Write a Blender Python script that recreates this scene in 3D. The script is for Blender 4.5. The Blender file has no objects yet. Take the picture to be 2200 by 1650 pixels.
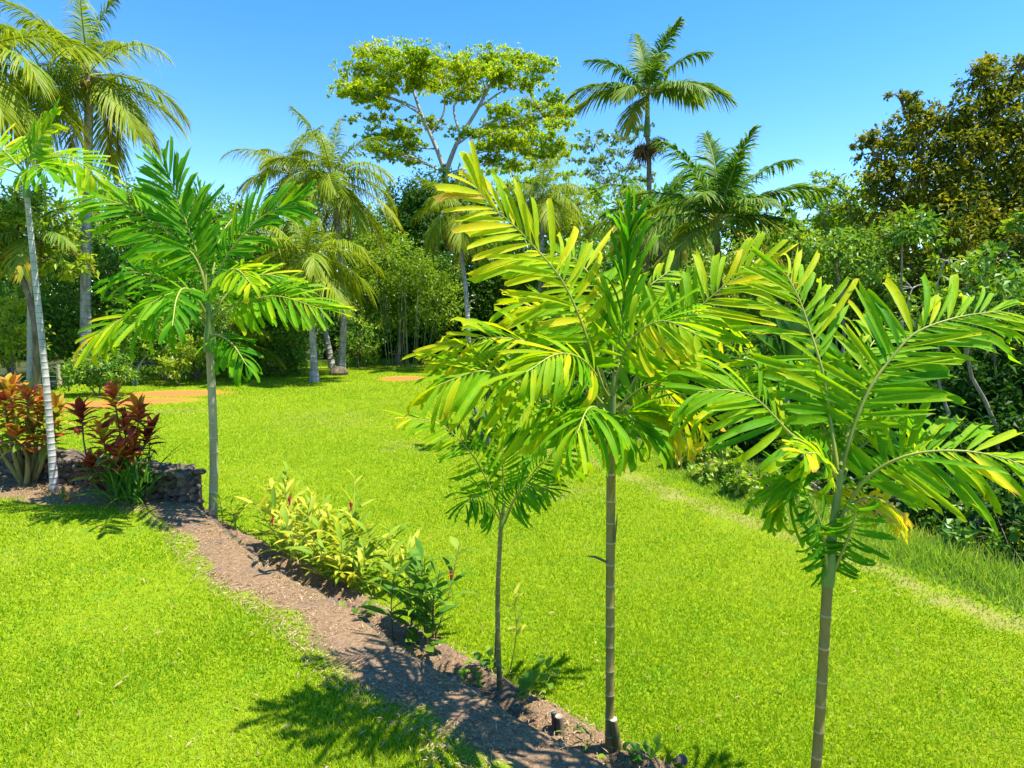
import bpy, math, random
import numpy as np
from mathutils import Vector, Matrix

random.seed(7)
RNG = np.random.default_rng(11)
SC = bpy.context.scene
COL = SC.collection

# ------------------------------------------------------------------ camera
F_PX, CX, CY = 1300.0, 1100.0, 825.0
PITCH = math.radians(6.84)
CAM = np.array([0.0, 0.0, 3.2])
cam_d = bpy.data.cameras.new('camera')
cam_d.sensor_fit = 'HORIZONTAL'; cam_d.sensor_width = 36.0
cam_d.lens = 36.0 * F_PX / 2200.0
cam_d.clip_start = 0.05; cam_d.clip_end = 4000
cam = bpy.data.objects.new('camera', cam_d); COL.objects.link(cam)
cam.location = CAM; cam.rotation_euler = (math.pi / 2 - PITCH, 0, 0)
SC.camera = cam

# ------------------------------------------------------------------ sky, sun, exposure
SUN_EL = math.radians(67)
SUN_H = np.array([1.0, -0.15]); SUN_H /= np.linalg.norm(SUN_H)
SUN = np.array([SUN_H[0] * math.cos(SUN_EL), SUN_H[1] * math.cos(SUN_EL), math.sin(SUN_EL)])
world = bpy.data.worlds.new('World'); SC.world = world; world.use_nodes = True
wn = world.node_tree; wn.nodes.clear()
sky = wn.nodes.new('ShaderNodeTexSky'); sky.sky_type = 'NISHITA'; sky.sun_disc = False
sky.sun_elevation = SUN_EL; sky.sun_rotation = math.atan2(SUN_H[0], SUN_H[1])
sky.altitude = 50; sky.air_density = 1.0; sky.dust_density = 0.0; sky.ozone_density = 3.0
bg = wn.nodes.new('ShaderNodeBackground'); bg.inputs['Strength'].default_value = 0.15
wo = wn.nodes.new('ShaderNodeOutputWorld')
hs = wn.nodes.new('ShaderNodeHueSaturation'); hs.inputs['Saturation'].default_value = 1.34; hs.inputs['Hue'].default_value = 0.507
wn.links.new(sky.outputs[0], hs.inputs['Color']); wn.links.new(hs.outputs[0], bg.inputs[0]); wn.links.new(bg.outputs[0], wo.inputs[0])
sun_d = bpy.data.lights.new('sun', 'SUN'); sun_d.energy = 5.0; sun_d.angle = math.radians(0.53)
sun_d.color = (1.0, 0.955, 0.87)
sun = bpy.data.objects.new('sun', sun_d); COL.objects.link(sun)
sun.rotation_euler = Vector(-SUN).to_track_quat('-Z', 'Y').to_euler(); sun.location = (20, 0, 40)
SC.view_settings.view_transform = 'Standard'; SC.view_settings.look = 'None'
SC.view_settings.exposure = 1.16; SC.view_settings.gamma = 1.0
SC.render.engine = 'CYCLES'
cy = SC.cycles
cy.max_bounces = 7; cy.diffuse_bounces = 4; cy.glossy_bounces = 2; cy.transmission_bounces = 5
cy.transparent_max_bounces = 4; cy.use_denoising = True
cy.sample_clamp_indirect = 6.0

# ------------------------------------------------------------------ pixel helpers
_f = np.array([0, math.cos(PITCH), -math.sin(PITCH)])
_u = np.array([0, math.sin(PITCH), math.cos(PITCH)])
def ray(px, py):
    return np.array([(px - CX) / F_PX, 0, 0]) + _u * (CY - py) / F_PX + _f
def G(px, py, z=0.0):
    d = ray(px, py); return CAM + d * ((z - CAM[2]) / d[2])
def D(px, py, Y):
    d = ray(px, py); return CAM + d * (Y / d[1])
def mpp(Y): return Y / F_PX                      # metres per photo pixel at depth Y
def unit(v):
    v = np.asarray(v, float); return v / (np.linalg.norm(v, axis=-1, keepdims=True) + 1e-9)

# ------------------------------------------------------------------ materials
def new_mat(name):
    m = bpy.data.materials.new(name); m.use_nodes = True
    nt = m.node_tree; nt.nodes.clear()
    out = nt.nodes.new('ShaderNodeOutputMaterial')
    return m, nt, out
def N(nt, t, **kw):
    n = nt.nodes.new(t)
    for k, v in kw.items(): setattr(n, k, v)
    return n
def ramp(nt, stops):
    r = nt.nodes.new('ShaderNodeValToRGB'); e = r.color_ramp.elements
    while len(e) < len(stops): e.new(0.5)
    for x, (p, c) in zip(e, stops): x.position = p; x.color = (*c, 1)
    return r
def noise(nt, scale, detail=4, rough=0.55, vec=None):
    n = N(nt, 'ShaderNodeTexNoise'); n.inputs['Scale'].default_value = scale
    n.inputs['Detail'].default_value = detail; n.inputs['Roughness'].default_value = rough
    if vec is not None: nt.links.new(vec, n.inputs['Vector'])
    return n
def mixc(nt, fac, a, b):
    m = N(nt, 'ShaderNodeMix', data_type='RGBA')
    for sock, v in ((m.inputs[0], fac), (m.inputs[6], a), (m.inputs[7], b)):
        if hasattr(v, 'is_linked') or hasattr(v, 'links'): nt.links.new(v, sock)
        elif isinstance(v, (int, float)): sock.default_value = v
        else: sock.default_value = (*v, 1)
    return m.outputs[2]
def math_n(nt, op, a, b=None, clamp=False):
    m = N(nt, 'ShaderNodeMath', operation=op); m.use_clamp = clamp
    for i, v in enumerate((a, b)):
        if v is None: continue
        if isinstance(v, (int, float)): m.inputs[i].default_value = v
        else: nt.links.new(v, m.inputs[i])
    return m.outputs[0]
def leaf_mat(name, stops, trans=0.35, rough=0.42, spec=0.35, by_object=False, fine=None, gain=1.45):
    """stops: colour against the per-leaf tint (attribute 't', or the object's own colour)."""
    m, nt, out = new_mat(name)
    if by_object:
        oi = N(nt, 'ShaderNodeObjectInfo'); sep = N(nt, 'ShaderNodeSeparateColor')
        nt.links.new(oi.outputs['Color'], sep.inputs[0])
        at = N(nt, 'ShaderNodeAttribute', attribute_name='t')
        t = math_n(nt, 'ADD', sep.outputs[0], math_n(nt, 'SUBTRACT', at.outputs['Fac'], 0.5))
    else:
        at = N(nt, 'ShaderNodeAttribute', attribute_name='t'); t = at.outputs['Fac']
    if fine:
        nz = noise(nt, fine, 3)
        t = math_n(nt, 'ADD', t, math_n(nt, 'MULTIPLY', math_n(nt, 'SUBTRACT', nz.outputs[0], 0.5), 0.5))
    r = ramp(nt, stops); nt.links.new(t, r.inputs[0])
    p = N(nt, 'ShaderNodeBsdfPrincipled'); p.inputs['Roughness'].default_value = rough
    p.inputs['Specular IOR Level'].default_value = spec
    nt.links.new(r.outputs[0], p.inputs['Base Color'])
    tr = N(nt, 'ShaderNodeBsdfTranslucent')
    g = N(nt, 'ShaderNodeMix', data_type='RGBA', blend_type='MULTIPLY'); g.inputs[0].default_value = 1
    g.inputs[7].default_value = (gain, gain * 0.92, gain * 0.45, 1)
    nt.links.new(r.outputs[0], g.inputs[6]); nt.links.new(g.outputs[2], tr.inputs[0])
    mx = N(nt, 'ShaderNodeMixShader'); mx.inputs[0].default_value = trans
    nt.links.new(p.outputs[0], mx.inputs[1]); nt.links.new(tr.outputs[0], mx.inputs[2])
    nt.links.new(mx.outputs[0], out.inputs[0])
    return m
def bark_mat(name, a, b, c, scale=6.0, rough=0.85, bump=0.4, zs=0.35):
    m, nt, out = new_mat(name)
    tc = N(nt, 'ShaderNodeTexCoord'); mp = N(nt, 'ShaderNodeMapping'); mp.inputs['Scale'].default_value = (1, 1, zs)
    nt.links.new(tc.outputs['Object'], mp.inputs[0])
    n1 = noise(nt, scale, 5, 0.6, mp.outputs[0])
    at = N(nt, 'ShaderNodeAttribute', attribute_name='t')
    c1 = mixc(nt, ramp_fac(nt, n1.outputs[0], 0.38, 0.62), a, b)
    c2 = mixc(nt, at.outputs['Fac'], c1, c)
    p = N(nt, 'ShaderNodeBsdfPrincipled'); p.inputs['Roughness'].default_value = rough
    p.inputs['Specular IOR Level'].default_value = 0.2
    nt.links.new(c2, p.inputs['Base Color'])
    bm = N(nt, 'ShaderNodeBump'); bm.inputs['Strength'].default_value = bump; bm.inputs['Distance'].default_value = 0.02
    n2 = noise(nt, scale * 5, 4, 0.6, mp.outputs[0]); nt.links.new(n2.outputs[0], bm.inputs['Height'])
    nt.links.new(bm.outputs[0], p.inputs['Normal']); nt.links.new(p.outputs[0], out.inputs[0])
    return m
def ramp_fac(nt, v, lo, hi):
    mr = N(nt, 'ShaderNodeMapRange'); mr.inputs[1].default_value = lo; mr.inputs[2].default_value = hi
    nt.links.new(v, mr.inputs[0]); return mr.outputs[0]

M = {}
GREEN = [(0.0, (0.045, 0.12, 0.012)), (0.35, (0.095, 0.23, 0.014)), (0.65, (0.20, 0.35, 0.018)), (1.0, (0.36, 0.44, 0.03))]
M['leaf'] = leaf_mat('leaf_green', GREEN)
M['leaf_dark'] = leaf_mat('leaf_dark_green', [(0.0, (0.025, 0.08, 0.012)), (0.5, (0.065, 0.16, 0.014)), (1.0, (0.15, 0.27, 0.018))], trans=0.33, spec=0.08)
M['leaf_lime'] = leaf_mat('leaf_lime', [(0.0, (0.11, 0.23, 0.010)), (0.5, (0.25, 0.38, 0.014)), (1.0, (0.44, 0.50, 0.03))], trans=0.42)
M['leaf_olive'] = leaf_mat('leaf_olive', [(0.0, (0.04, 0.085, 0.010)), (0.5, (0.16, 0.19, 0.010)), (0.85, (0.33, 0.31, 0.012)), (1.0, (0.42, 0.34, 0.016))], trans=0.42, spec=0.15)
M['leaf_albizia'] = leaf_mat('leaf_albizia', [(0.0, (0.13, 0.27, 0.010)), (0.5, (0.24, 0.36, 0.010)), (1.0, (0.40, 0.43, 0.012))], trans=0.55, gain=1.7, spec=0.1)
M['leaf_pale'] = leaf_mat('leaf_pale_green', [(0.0, (0.09, 0.18, 0.05)), (0.5, (0.16, 0.27, 0.05)), (1.0, (0.28, 0.36, 0.07))], trans=0.3)
M['coco'] = leaf_mat('coconut_leaf', [(0.0, (0.05, 0.12, 0.012)), (0.45, (0.20, 0.29, 0.008)), (0.8, (0.40, 0.40, 0.014)), (1.0, (0.52, 0.38, 0.06))], trans=0.38, rough=0.55, spec=0.2)
M['king'] = leaf_mat('palm_leaf', [(0.0, (0.03, 0.10, 0.014)), (0.5, (0.075, 0.19, 0.02)), (0.85, (0.22, 0.30, 0.02)), (1.0, (0.45, 0.34, 0.02))], trans=0.38, rough=0.55, spec=0.2)
M['dead'] = leaf_mat('dead_leaf', [(0.0, (0.13, 0.075, 0.03)), (0.5, (0.24, 0.15, 0.06)), (1.0, (0.40, 0.29, 0.15))], trans=0.2, rough=0.8, spec=0.1)
M['leaflet'] = leaf_mat('broad_palm_leaflet', [(0.0, (0.025, 0.13, 0.006)), (0.3, (0.065, 0.25, 0.006)), (0.58, (0.19, 0.39, 0.005)), (0.8, (0.46, 0.51, 0.006)), (0.95, (0.68, 0.54, 0.012)), (1.0, (0.50, 0.32, 0.07))], trans=0.5, rough=0.55, spec=0.1, gain=1.6, by_object=True, fine=9)
M['leaflet_joined'] = leaf_mat('broad_palm_leaflet_joined', [(0.0, (0.025, 0.13, 0.006)), (0.3, (0.065, 0.25, 0.006)), (0.58, (0.19, 0.39, 0.005)), (0.8, (0.46, 0.51, 0.006)), (0.95, (0.68, 0.54, 0.012)), (1.0, (0.50, 0.32, 0.07))], trans=0.5, rough=0.55, spec=0.1, gain=1.6, fine=9)
M['ginger'] = leaf_mat('ginger_leaf', [(0.0, (0.03, 0.10, 0.015)), (0.4, (0.08, 0.22, 0.02)), (0.75, (0.26, 0.38, 0.025)), (1.0, (0.55, 0.52, 0.06))], trans=0.45, rough=0.5, spec=0.15, by_object=True)
M['ti'] = leaf_mat('ti_leaf', [(0.0, (0.07, 0.012, 0.015)), (0.3, (0.20, 0.025, 0.02)), (0.5, (0.42, 0.075, 0.03)), (0.7, (0.55, 0.20, 0.03)), (0.85, (0.40, 0.36, 0.03)), (1.0, (0.12, 0.22, 0.03))], trans=0.4, rough=0.5, spec=0.2, by_object=True, fine=12)
M['grass'] = leaf_mat('grass_blade', [(0.0, (0.13, 0.29, 0.004)), (0.5, (0.31, 0.44, 0.006)), (0.85, (0.47, 0.55, 0.04)), (1.0, (0.46, 0.38, 0.14))], trans=0.45, rough=0.6, spec=0.15)
M['verge'] = leaf_mat('verge_grass', [(0.0, (0.14, 0.29, 0.02)), (0.6, (0.30, 0.46, 0.04)), (1.0, (0.5, 0.54, 0.14))], trans=0.45, rough=0.5, spec=0.2)
M['straw'] = leaf_mat('straw', [(0.0, (0.20, 0.12, 0.06)), (0.5, (0.40, 0.28, 0.15)), (1.0, (0.62, 0.50, 0.32))], trans=0.1, rough=0.9, spec=0.05)
M['flower'] = leaf_mat('ginger_flower', [(0.0, (0.5, 0.02, 0.06)), (1.0, (0.7, 0.06, 0.12))], trans=0.2)
M['bark_coco'] = bark_mat('coconut_bark', (0.22, 0.20, 0.16), (0.42, 0.40, 0.35), (0.13, 0.11, 0.08), 5)
M['bark_grey'] = bark_mat('pale_bark', (0.30, 0.28, 0.23), (0.46, 0.43, 0.36), (0.25, 0.2, 0.12), 2)
M['bark_brown'] = bark_mat('brown_bark', (0.10, 0.075, 0.045), (0.22, 0.17, 0.11), (0.1, 0.08, 0.05), 5)
M['bark_mid'] = bark_mat('greenish_grey_palm_bark', (0.20, 0.19, 0.08), (0.38, 0.35, 0.21), (0.5, 0.46, 0.33), 4, 0.7, 0.25)
M['bark_sapling'] = bark_mat('sapling_bark', (0.17, 0.14, 0.085), (0.34, 0.29, 0.19), (0.2, 0.17, 0.1), 7)
M['bark_near'] = bark_mat('betel_palm_bark', (0.15, 0.125, 0.03), (0.25, 0.20, 0.065), (0.50, 0.43, 0.27), 9, 0.6, 0.25)
M['bark_pale'] = bark_mat('pale_ringed_bark', (0.36, 0.34, 0.28), (0.52, 0.49, 0.42), (0.20, 0.16, 0.11), 9, 0.7, 0.25)
M['shaft'] = bark_mat('green_crownshaft', (0.09, 0.17, 0.035), (0.17, 0.26, 0.06), (0.3, 0.33, 0.15), 5, 0.35, 0.05)
M['rachis'] = bark_mat('frond_midrib', (0.16, 0.22, 0.03), (0.28, 0.31, 0.05), (0.45, 0.40, 0.10), 12, 0.4, 0.05)
M['culm'] = bark_mat('bamboo_culm', (0.09, 0.14, 0.04), (0.17, 0.22, 0.08), (0.25, 0.25, 0.12), 4, 0.4, 0.05)
M['cut'] = bark_mat('cut_wood', (0.42, 0.30, 0.19), (0.58, 0.46, 0.32), (0.6, 0.5, 0.36), 20, 0.8, 0.1)
M['nut'] = bark_mat('coconut_husk', (0.28, 0.13, 0.03), (0.45, 0.25, 0.05), (0.4, 0.3, 0.06), 8, 0.5, 0.1)
M['stem_red'] = bark_mat('reddish_stem', (0.10, 0.055, 0.03), (0.19, 0.12, 0.05), (0.2, 0.2, 0.06), 14, 0.5, 0.1)
M['post'] = bark_mat('fence_post', (0.36, 0.27, 0.18), (0.50, 0.40, 0.28), (0.4, 0.3, 0.2), 6)
m_, nt_, out_ = new_mat('fence_wire'); p_ = N(nt_, 'ShaderNodeBsdfPrincipled'); p_.inputs['Base Color'].default_value = (0.4, 0.4, 0.4, 1)
p_.inputs['Metallic'].default_value = 0.7; p_.inputs['Roughness'].default_value = 0.5; nt_.links.new(p_.outputs[0], out_.inputs[0]); M['wire'] = m_

def rock_mat(name, a, b, moss):
    m, nt, out = new_mat(name)
    tc = N(nt, 'ShaderNodeTexCoord'); geo = N(nt, 'ShaderNodeNewGeometry'); oi = N(nt, 'ShaderNodeObjectInfo')
    n1 = noise(nt, 9, 6, 0.65, geo.outputs['Position']); n2 = noise(nt, 3.1, 4, 0.6, geo.outputs['Position'])
    n3 = noise(nt, 55, 4, 0.7, geo.outputs['Position'])
    c1 = mixc(nt, ramp_fac(nt, n1.outputs[0], 0.35, 0.65), a, b)
    c2 = mixc(nt, math_n(nt, 'MULTIPLY', ramp_fac(nt, n2.outputs[0], 0.54, 0.66), 0.75), c1, moss)
    c3 = mixc(nt, math_n(nt, 'MULTIPLY', ramp_fac(nt, n1.outputs[0], 0.66, 0.72), 0.8), c2, (0.42, 0.40, 0.36))
    c4 = mixc(nt, math_n(nt, 'MULTIPLY', oi.outputs['Random'], 0.45), c3, (0.045, 0.035, 0.028))
    p = N(nt, 'ShaderNodeBsdfPrincipled'); p.inputs['Roughness'].default_value = 0.92; p.inputs['Specular IOR Level'].default_value = 0.15
    nt.links.new(c4, p.inputs['Base Color'])
    bm = N(nt, 'ShaderNodeBump'); bm.inputs['Strength'].default_value = 0.9; bm.inputs['Distance'].default_value = 0.02
    nt.links.new(n3.outputs[0], bm.inputs['Height']); nt.links.new(bm.outputs[0], p.inputs['Normal'])
    nt.links.new(p.outputs[0], out.inputs[0]); return m
M['lava'] = rock_mat('lava_rock', (0.09, 0.065, 0.05), (0.25, 0.185, 0.135), (0.14, 0.14, 0.04))

def ground_mat(name):
    """Lawn turf with straw, red earth, brown soil and forest floor where the mesh says so."""
    m, nt, out = new_mat(name)
    geo = N(nt, 'ShaderNodeNewGeometry'); pos = geo.outputs['Position']
    nA = noise(nt, 0.33, 4, 0.6, pos); nB = noise(nt, 2.6, 5, 0.6, pos); nC = noise(nt, 28, 3, 0.65, pos); nD = noise(nt, 90, 3, 0.7, pos)
    c = mixc(nt, ramp_fac(nt, nC.outputs[0], 0.32, 0.68), (0.11, 0.19, 0.003), (0.25, 0.32, 0.005))
    c = mixc(nt, math_n(nt, 'MULTIPLY', ramp_fac(nt, nA.outputs[0], 0.42, 0.68), 0.5), c, (0.25, 0.32, 0.006))
    c = mixc(nt, math_n(nt, 'MULTIPLY', ramp_fac(nt, nB.outputs[0], 0.52, 0.68), 0.6), c, (0.10, 0.24, 0.012))
    c = mixc(nt, math_n(nt, 'MULTIPLY', ramp_fac(nt, nD.outputs[0], 0.55, 0.75), 0.5), c, (0.40, 0.47, 0.07))
    def attr(n, spread, k=1.0):
        a = N(nt, 'ShaderNodeAttribute', attribute_name=n)
        nz = math_n(nt, 'MULTIPLY', math_n(nt, 'SUBTRACT', math_n(nt, 'ADD', math_n(nt, 'MULTIPLY', nB.outputs[0], 0.6), math_n(nt, 'MULTIPLY', nC.outputs[0], 0.4)), 0.5), spread)
        return math_n(nt, 'MULTIPLY', ramp_fac(nt, math_n(nt, 'ADD', a.outputs['Fac'], nz), 0.36, 0.64), k)
    straw = mixc(nt, ramp_fac(nt, nD.outputs[0], 0.35, 0.65), (0.24, 0.18, 0.06), (0.38, 0.30, 0.12))
    c = mixc(nt, attr('dry', 2.2, 0.6), c, straw)
    red = mixc(nt, ramp_fac(nt, nC.outputs[0], 0.3, 0.7), (0.44, 0.135, 0.03), (0.56, 0.21, 0.06))
    c = mixc(nt, attr('dirt', 0.9), c, red)
    s1 = mixc(nt, ramp_fac(nt, nC.outputs[0], 0.35, 0.65), (0.135, 0.08, 0.042), (0.29, 0.18, 0.095))
    s2 = mixc(nt, math_n(nt, 'MULTIPLY', ramp_fac(nt, nD.outputs[0], 0.5, 0.7), 0.8), s1, (0.44, 0.32, 0.19))
    s3 = mixc(nt, math_n(nt, 'MULTIPLY', ramp_fac(nt, nB.outputs[0], 0.52, 0.66), 0.5), s2, (0.13, 0.10, 0.075))
    c = mixc(nt, attr('soil', 0.75), c, s3)
    fl = mixc(nt, ramp_fac(nt, nC.outputs[0], 0.4, 0.6), (0.035, 0.045, 0.014), (0.085, 0.09, 0.025))
    c = mixc(nt, attr('floor', 0.8), c, fl)
    p = N(nt, 'ShaderNodeBsdfPrincipled'); p.inputs['Roughness'].default_value = 0.9; p.inputs['Specular IOR Level'].default_value = 0.08
    nt.links.new(c, p.inputs['Base Color'])
    h = math_n(nt, 'ADD', nC.outputs[0], nD.outputs[0])
    bm = N(nt, 'ShaderNodeBump'); bm.inputs['Strength'].default_value = 0.55; bm.inputs['Distance'].default_value = 0.04
    nt.links.new(h, bm.inputs['Height']); nt.links.new(bm.outputs[0], p.inputs['Normal'])
    nt.links.new(p.outputs[0], out.inputs[0]); return m
M['ground'] = ground_mat('lawn_turf')

# ------------------------------------------------------------------ mesh builder
class MB:
    def __init__(s): s.v = []; s.f3 = []; s.f4 = []; s.t = []; s.m3 = []; s.m4 = []; s.n = 0
    def add(s, v, f, t=0.5, m=0):
        v = np.asarray(v, float).reshape(-1, 3); f = np.asarray(f, np.int64)
        s.v.append(v); s.t.append(np.broadcast_to(np.asarray(t, float), (len(v),)))
        if f.shape[1] == 3: s.f3.append(f + s.n); s.m3.append(np.full(len(f), m))
        else: s.f4.append(f + s.n); s.m4.append(np.full(len(f), m))
        s.n += len(v)
    def mesh(s, name, mats, offset=(0, 0, 0), smooth=True, attrs=None):
        me = bpy.data.meshes.new(name)
        v = np.concatenate(s.v) - np.asarray(offset, float)
        f3 = np.concatenate(s.f3) if s.f3 else np.zeros((0, 3), np.int64)
        f4 = np.concatenate(s.f4) if s.f4 else np.zeros((0, 4), np.int64)
        loops = np.concatenate([f3.ravel(), f4.ravel()])
        ls = np.concatenate([np.arange(len(f3)) * 3, len(f3) * 3 + np.arange(len(f4)) * 4])
        me.vertices.add(len(v)); me.vertices.foreach_set('co', v.astype(np.float32).ravel())
        me.loops.add(len(loops)); me.loops.foreach_set('vertex_index', loops.astype(np.int32))
        me.polygons.add(len(ls)); me.polygons.foreach_set('loop_start', ls.astype(np.int32))
        mi = np.concatenate([np.concatenate(s.m3) if s.m3 else np.zeros(0), np.concatenate(s.m4) if s.m4 else np.zeros(0)])
        me.polygons.foreach_set('material_index', mi.astype(np.int32))
        me.polygons.foreach_set('use_smooth', np.full(len(ls), smooth))
        a = me.attributes.new('t', 'FLOAT', 'POINT'); a.data.foreach_set('value', np.concatenate(s.t).astype(np.float32))
        for k, val in (attrs or {}).items():
            a = me.attributes.new(k, 'FLOAT', 'POINT'); a.data.foreach_set('value', np.asarray(val, np.float32))
        for mm in (mats if isinstance(mats, (list, tuple)) else [mats]): me.materials.append(mm)
        me.update(); me.validate()
        return me

def link(name, data, parent=None):
    o = bpy.data.objects.new(name, data); COL.objects.link(o)
    if parent is not None: o.parent = parent
    return o
def thing(name, label, cat, loc=(0, 0, 0), group=None):
    o = link(name, None); o.location = loc; o['label'] = label; o['category'] = cat
    o.empty_display_size = 0.2
    if group: o['group'] = group
    return o
def tag(o, label, cat, group=None):
    o['label'] = label; o['category'] = cat
    if group: o['group'] = group
    return o
def stuff(o): o['kind'] = 'stuff'; return o

def catmull(P, n):
    P = np.asarray(P, float)
    if len(P) == 2: return P[0] + (P[1] - P[0]) * np.linspace(0, 1, n)[:, None]
    Q = np.vstack([2 * P[0] - P[1], P, 2 * P[-1] - P[-2]])
    seg = np.linalg.norm(np.diff(P, axis=0), axis=1); cum = np.concatenate([[0], np.cumsum(seg)])
    s = np.linspace(0, cum[-1], n); out = []
    for x in s:
        i = min(np.searchsorted(cum, x, side='right') - 1, len(P) - 2); i = max(i, 0)
        u = (x - cum[i]) / (seg[i] + 1e-9)
        a, b, c, d = Q[i], Q[i + 1], Q[i + 2], Q[i + 3]
        out.append(0.5 * ((2 * b) + (-a + c) * u + (2 * a - 5 * b + 4 * c - d) * u * u + (-a + 3 * b - 3 * c + d) * u ** 3))
    return np.array(out)
def tube(mb, pts, rad, sides=8, t=0.0, m=0, cap=True):
    pts = np.asarray(pts, float); k = len(pts)
    rad = np.broadcast_to(np.asarray(rad, float), (k,)); tt = np.broadcast_to(np.asarray(t, float), (k,))
    T = unit(np.gradient(pts, axis=0))
    ref = np.array([0, 0, 1.0]) if abs(T[0][2]) < 0.9 else np.array([1.0, 0, 0])
    x = unit(np.cross(T[0], ref)); X = []
    for i in range(k):
        x = unit(x - T[i] * np.dot(x, T[i])); X.append(x)
    X = np.array(X); Y = np.cross(T, X)
    a = np.linspace(0, 2 * np.pi, sides, endpoint=False)
    v = pts[:, None] + rad[:, None, None] * (np.cos(a)[None, :, None] * X[:, None] + np.sin(a)[None, :, None] * Y[:, None])
    i = np.arange(k - 1)[:, None] * sides; j = np.arange(sides)[None]; j2 = (j + 1) % sides
    f = np.stack([i + j, i + j2, i + sides + j2, i + sides + j], -1).reshape(-1, 4)
    mb.add(v.reshape(-1, 3), f, np.repeat(tt, sides), m)
    if cap:
        for e in (0, k - 1):
            c = np.vstack([v[e], pts[e][None]]); jj = np.arange(sides)
            mb.add(c, np.stack([jj, (jj + 1) % sides, np.full(sides, sides)], 1) if e else np.stack([(jj + 1) % sides, jj, np.full(sides, sides)], 1), tt[e], m)
def leaves(mb, c, d, nrm, L, W, t, m=0):
    c = np.asarray(c); n = len(c); L = np.broadcast_to(L, (n,))[:, None]; W = np.broadcast_to(W, (n,))[:, None]
    d = unit(d); s = unit(np.cross(d, nrm)); nn = np.cross(s, d)
    a = c + d * L * .42 + s * W * .5 + nn * W * .16; b = c + d * L - nn * L * .14; e = c + d * L * .42 - s * W * .5 + nn * W * .16
    v = np.stack([c, a, b, e], 1).reshape(-1, 3); i = np.arange(n)[:, None] * 4
    f = np.stack([np.concatenate([i, i + 2, i + 1], 1), np.concatenate([i, i + 3, i + 2], 1)], 1).reshape(-1, 3)
    mb.add(v, f, np.repeat(np.clip(t, 0, 1), 4), m)
def rnd_dir(n, rng=RNG): return unit(rng.normal(size=(n, 3)))
def blob(mb, c, rad, n, L, t0=0.5, m=0, clump=45, flat=0.8, spread=0.30, aspect=0.5, hollow=0.35):
    """leaf clumps through an ellipsoid, more of them towards its skin"""
    c = np.asarray(c, float); rad = np.asarray(rad, float); k = max(5, n // clump)
    dr = rnd_dir(k); rr = hollow + (1 - hollow) * RNG.random(k) ** 0.6
    cp = c + dr * rr[:, None] * rad * (1 + 0.16 * RNG.normal(size=(k, 1)))
    cr = spread * rad.mean() * RNG.uniform(0.55, 1.35, k); ct = RNG.normal(0, 0.16, k)
    i = RNG.integers(0, k, n)
    pos = cp[i] + RNG.normal(size=(n, 3)) * cr[i][:, None] * np.array([1, 1, flat]) * 0.62
    outw = unit((pos - c) / rad)
    d = outw * .55 + rnd_dir(n) * .8 + np.array([0, 0, -.3])
    nr = np.array([0, 0, .7]) + rnd_dir(n) * .65 + outw * .35
    sz = L * RNG.uniform(.65, 1.3, n)
    leaves(mb, pos, d, nr, sz, sz * aspect, t0 + ct[i] + RNG.normal(0, .13, n), m)
    return cp
def fan_limbs(mb, start, targets, r0, r1=0.02, m=0, n=6, sides=6, sag=0.12):
    for q in targets:
        q = np.asarray(q); mid = (start + q) / 2 + np.array([0, 0, 1]) * np.linalg.norm(q - start) * sag + RNG.normal(size=3) * .06 * np.linalg.norm(q - start)
        tube(mb, catmull([start, mid, q], n), np.linspace(r0, r1, n), sides, 0.0, m, cap=False)

# ------------------------------------------------------------------ the ground
def resample(P, step):
    P = np.asarray(P, float); L = np.linalg.norm(np.diff(P, axis=0), axis=1).sum()
    return catmull(P, max(4, int(L / step)))
def dist_poly(xy, P):
    d = np.full(len(xy), 1e9)
    for a, b in zip(P[:-1], P[1:]):
        ab = b - a; u = np.clip(((xy - a) @ ab) / (ab @ ab + 1e-9), 0, 1)
        d = np.minimum(d, np.linalg.norm(xy - a - u[:, None] * ab, axis=1))
    return d
def inside(xy, P):
    r = np.zeros(len(xy), bool); x, y = xy[:, 0], xy[:, 1]
    for a, b in zip(P, np.roll(P, -1, 0)):
        c = ((a[1] > y) != (b[1] > y)); xi = (b[0] - a[0]) * (y - a[1]) / (b[1] - a[1] + 1e-12) + a[0]
        r ^= c & (x < xi)
    return r
ZU = 0.40                                         # upper lawn
edge_px = [(430, 1096), (560, 1208), (680, 1272), (760, 1322), (850, 1390), (1010, 1482), (1100, 1540), (1180, 1590), (1300, 1652)]
EDGE = np.array([G(x, y, ZU)[:2] for x, y in edge_px])
tail = EDGE[-1] + (EDGE[-1] - EDGE[-4]) / np.linalg.norm(EDGE[-1] - EDGE[-4]) * np.array([[1.5], [4], [9]])
corner = G(398, 1082, ZU)[:2]; wl = G(-60, 1005, ZU)[:2]
LEFTW = np.array([wl + (wl - corner) * 2.2, wl + (wl - corner) * 0.8, wl, (wl + corner) / 2, corner])
EDGE_ALL = np.vstack([LEFTW, EDGE, tail])
KERB = np.array([G(x, y, 0.12)[:2] for x, y in [(425, 1092), (520, 1135), (720, 1235), (905, 1345), (1100, 1452), (1250, 1540), (1480, 1650)]])
KERB = np.vstack([KERB, KERB[-1] + (KERB[-1] - KERB[-3]) / np.linalg.norm(KERB[-1] - KERB[-3]) * np.array([[1.5], [4], [8]])])
LAWN = np.array([G(x, y)[:2] for x, y in [(-500, 905), (-200, 850), (-50, 826), (100, 808), (260, 800), (420, 797), (600, 790), (760, 784), (960, 777), (1010, 800), (1180, 850), (1390, 955), (1500, 1030), (1650, 1105), (1800, 1165), (2000, 1235), (2200, 1310), (2500, 1420)]])
LAWN_POLY = np.vstack([LAWN, [[14, 2], [14, -12], [-40, -12], [-40, LAWN[0][1]]]])
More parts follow.
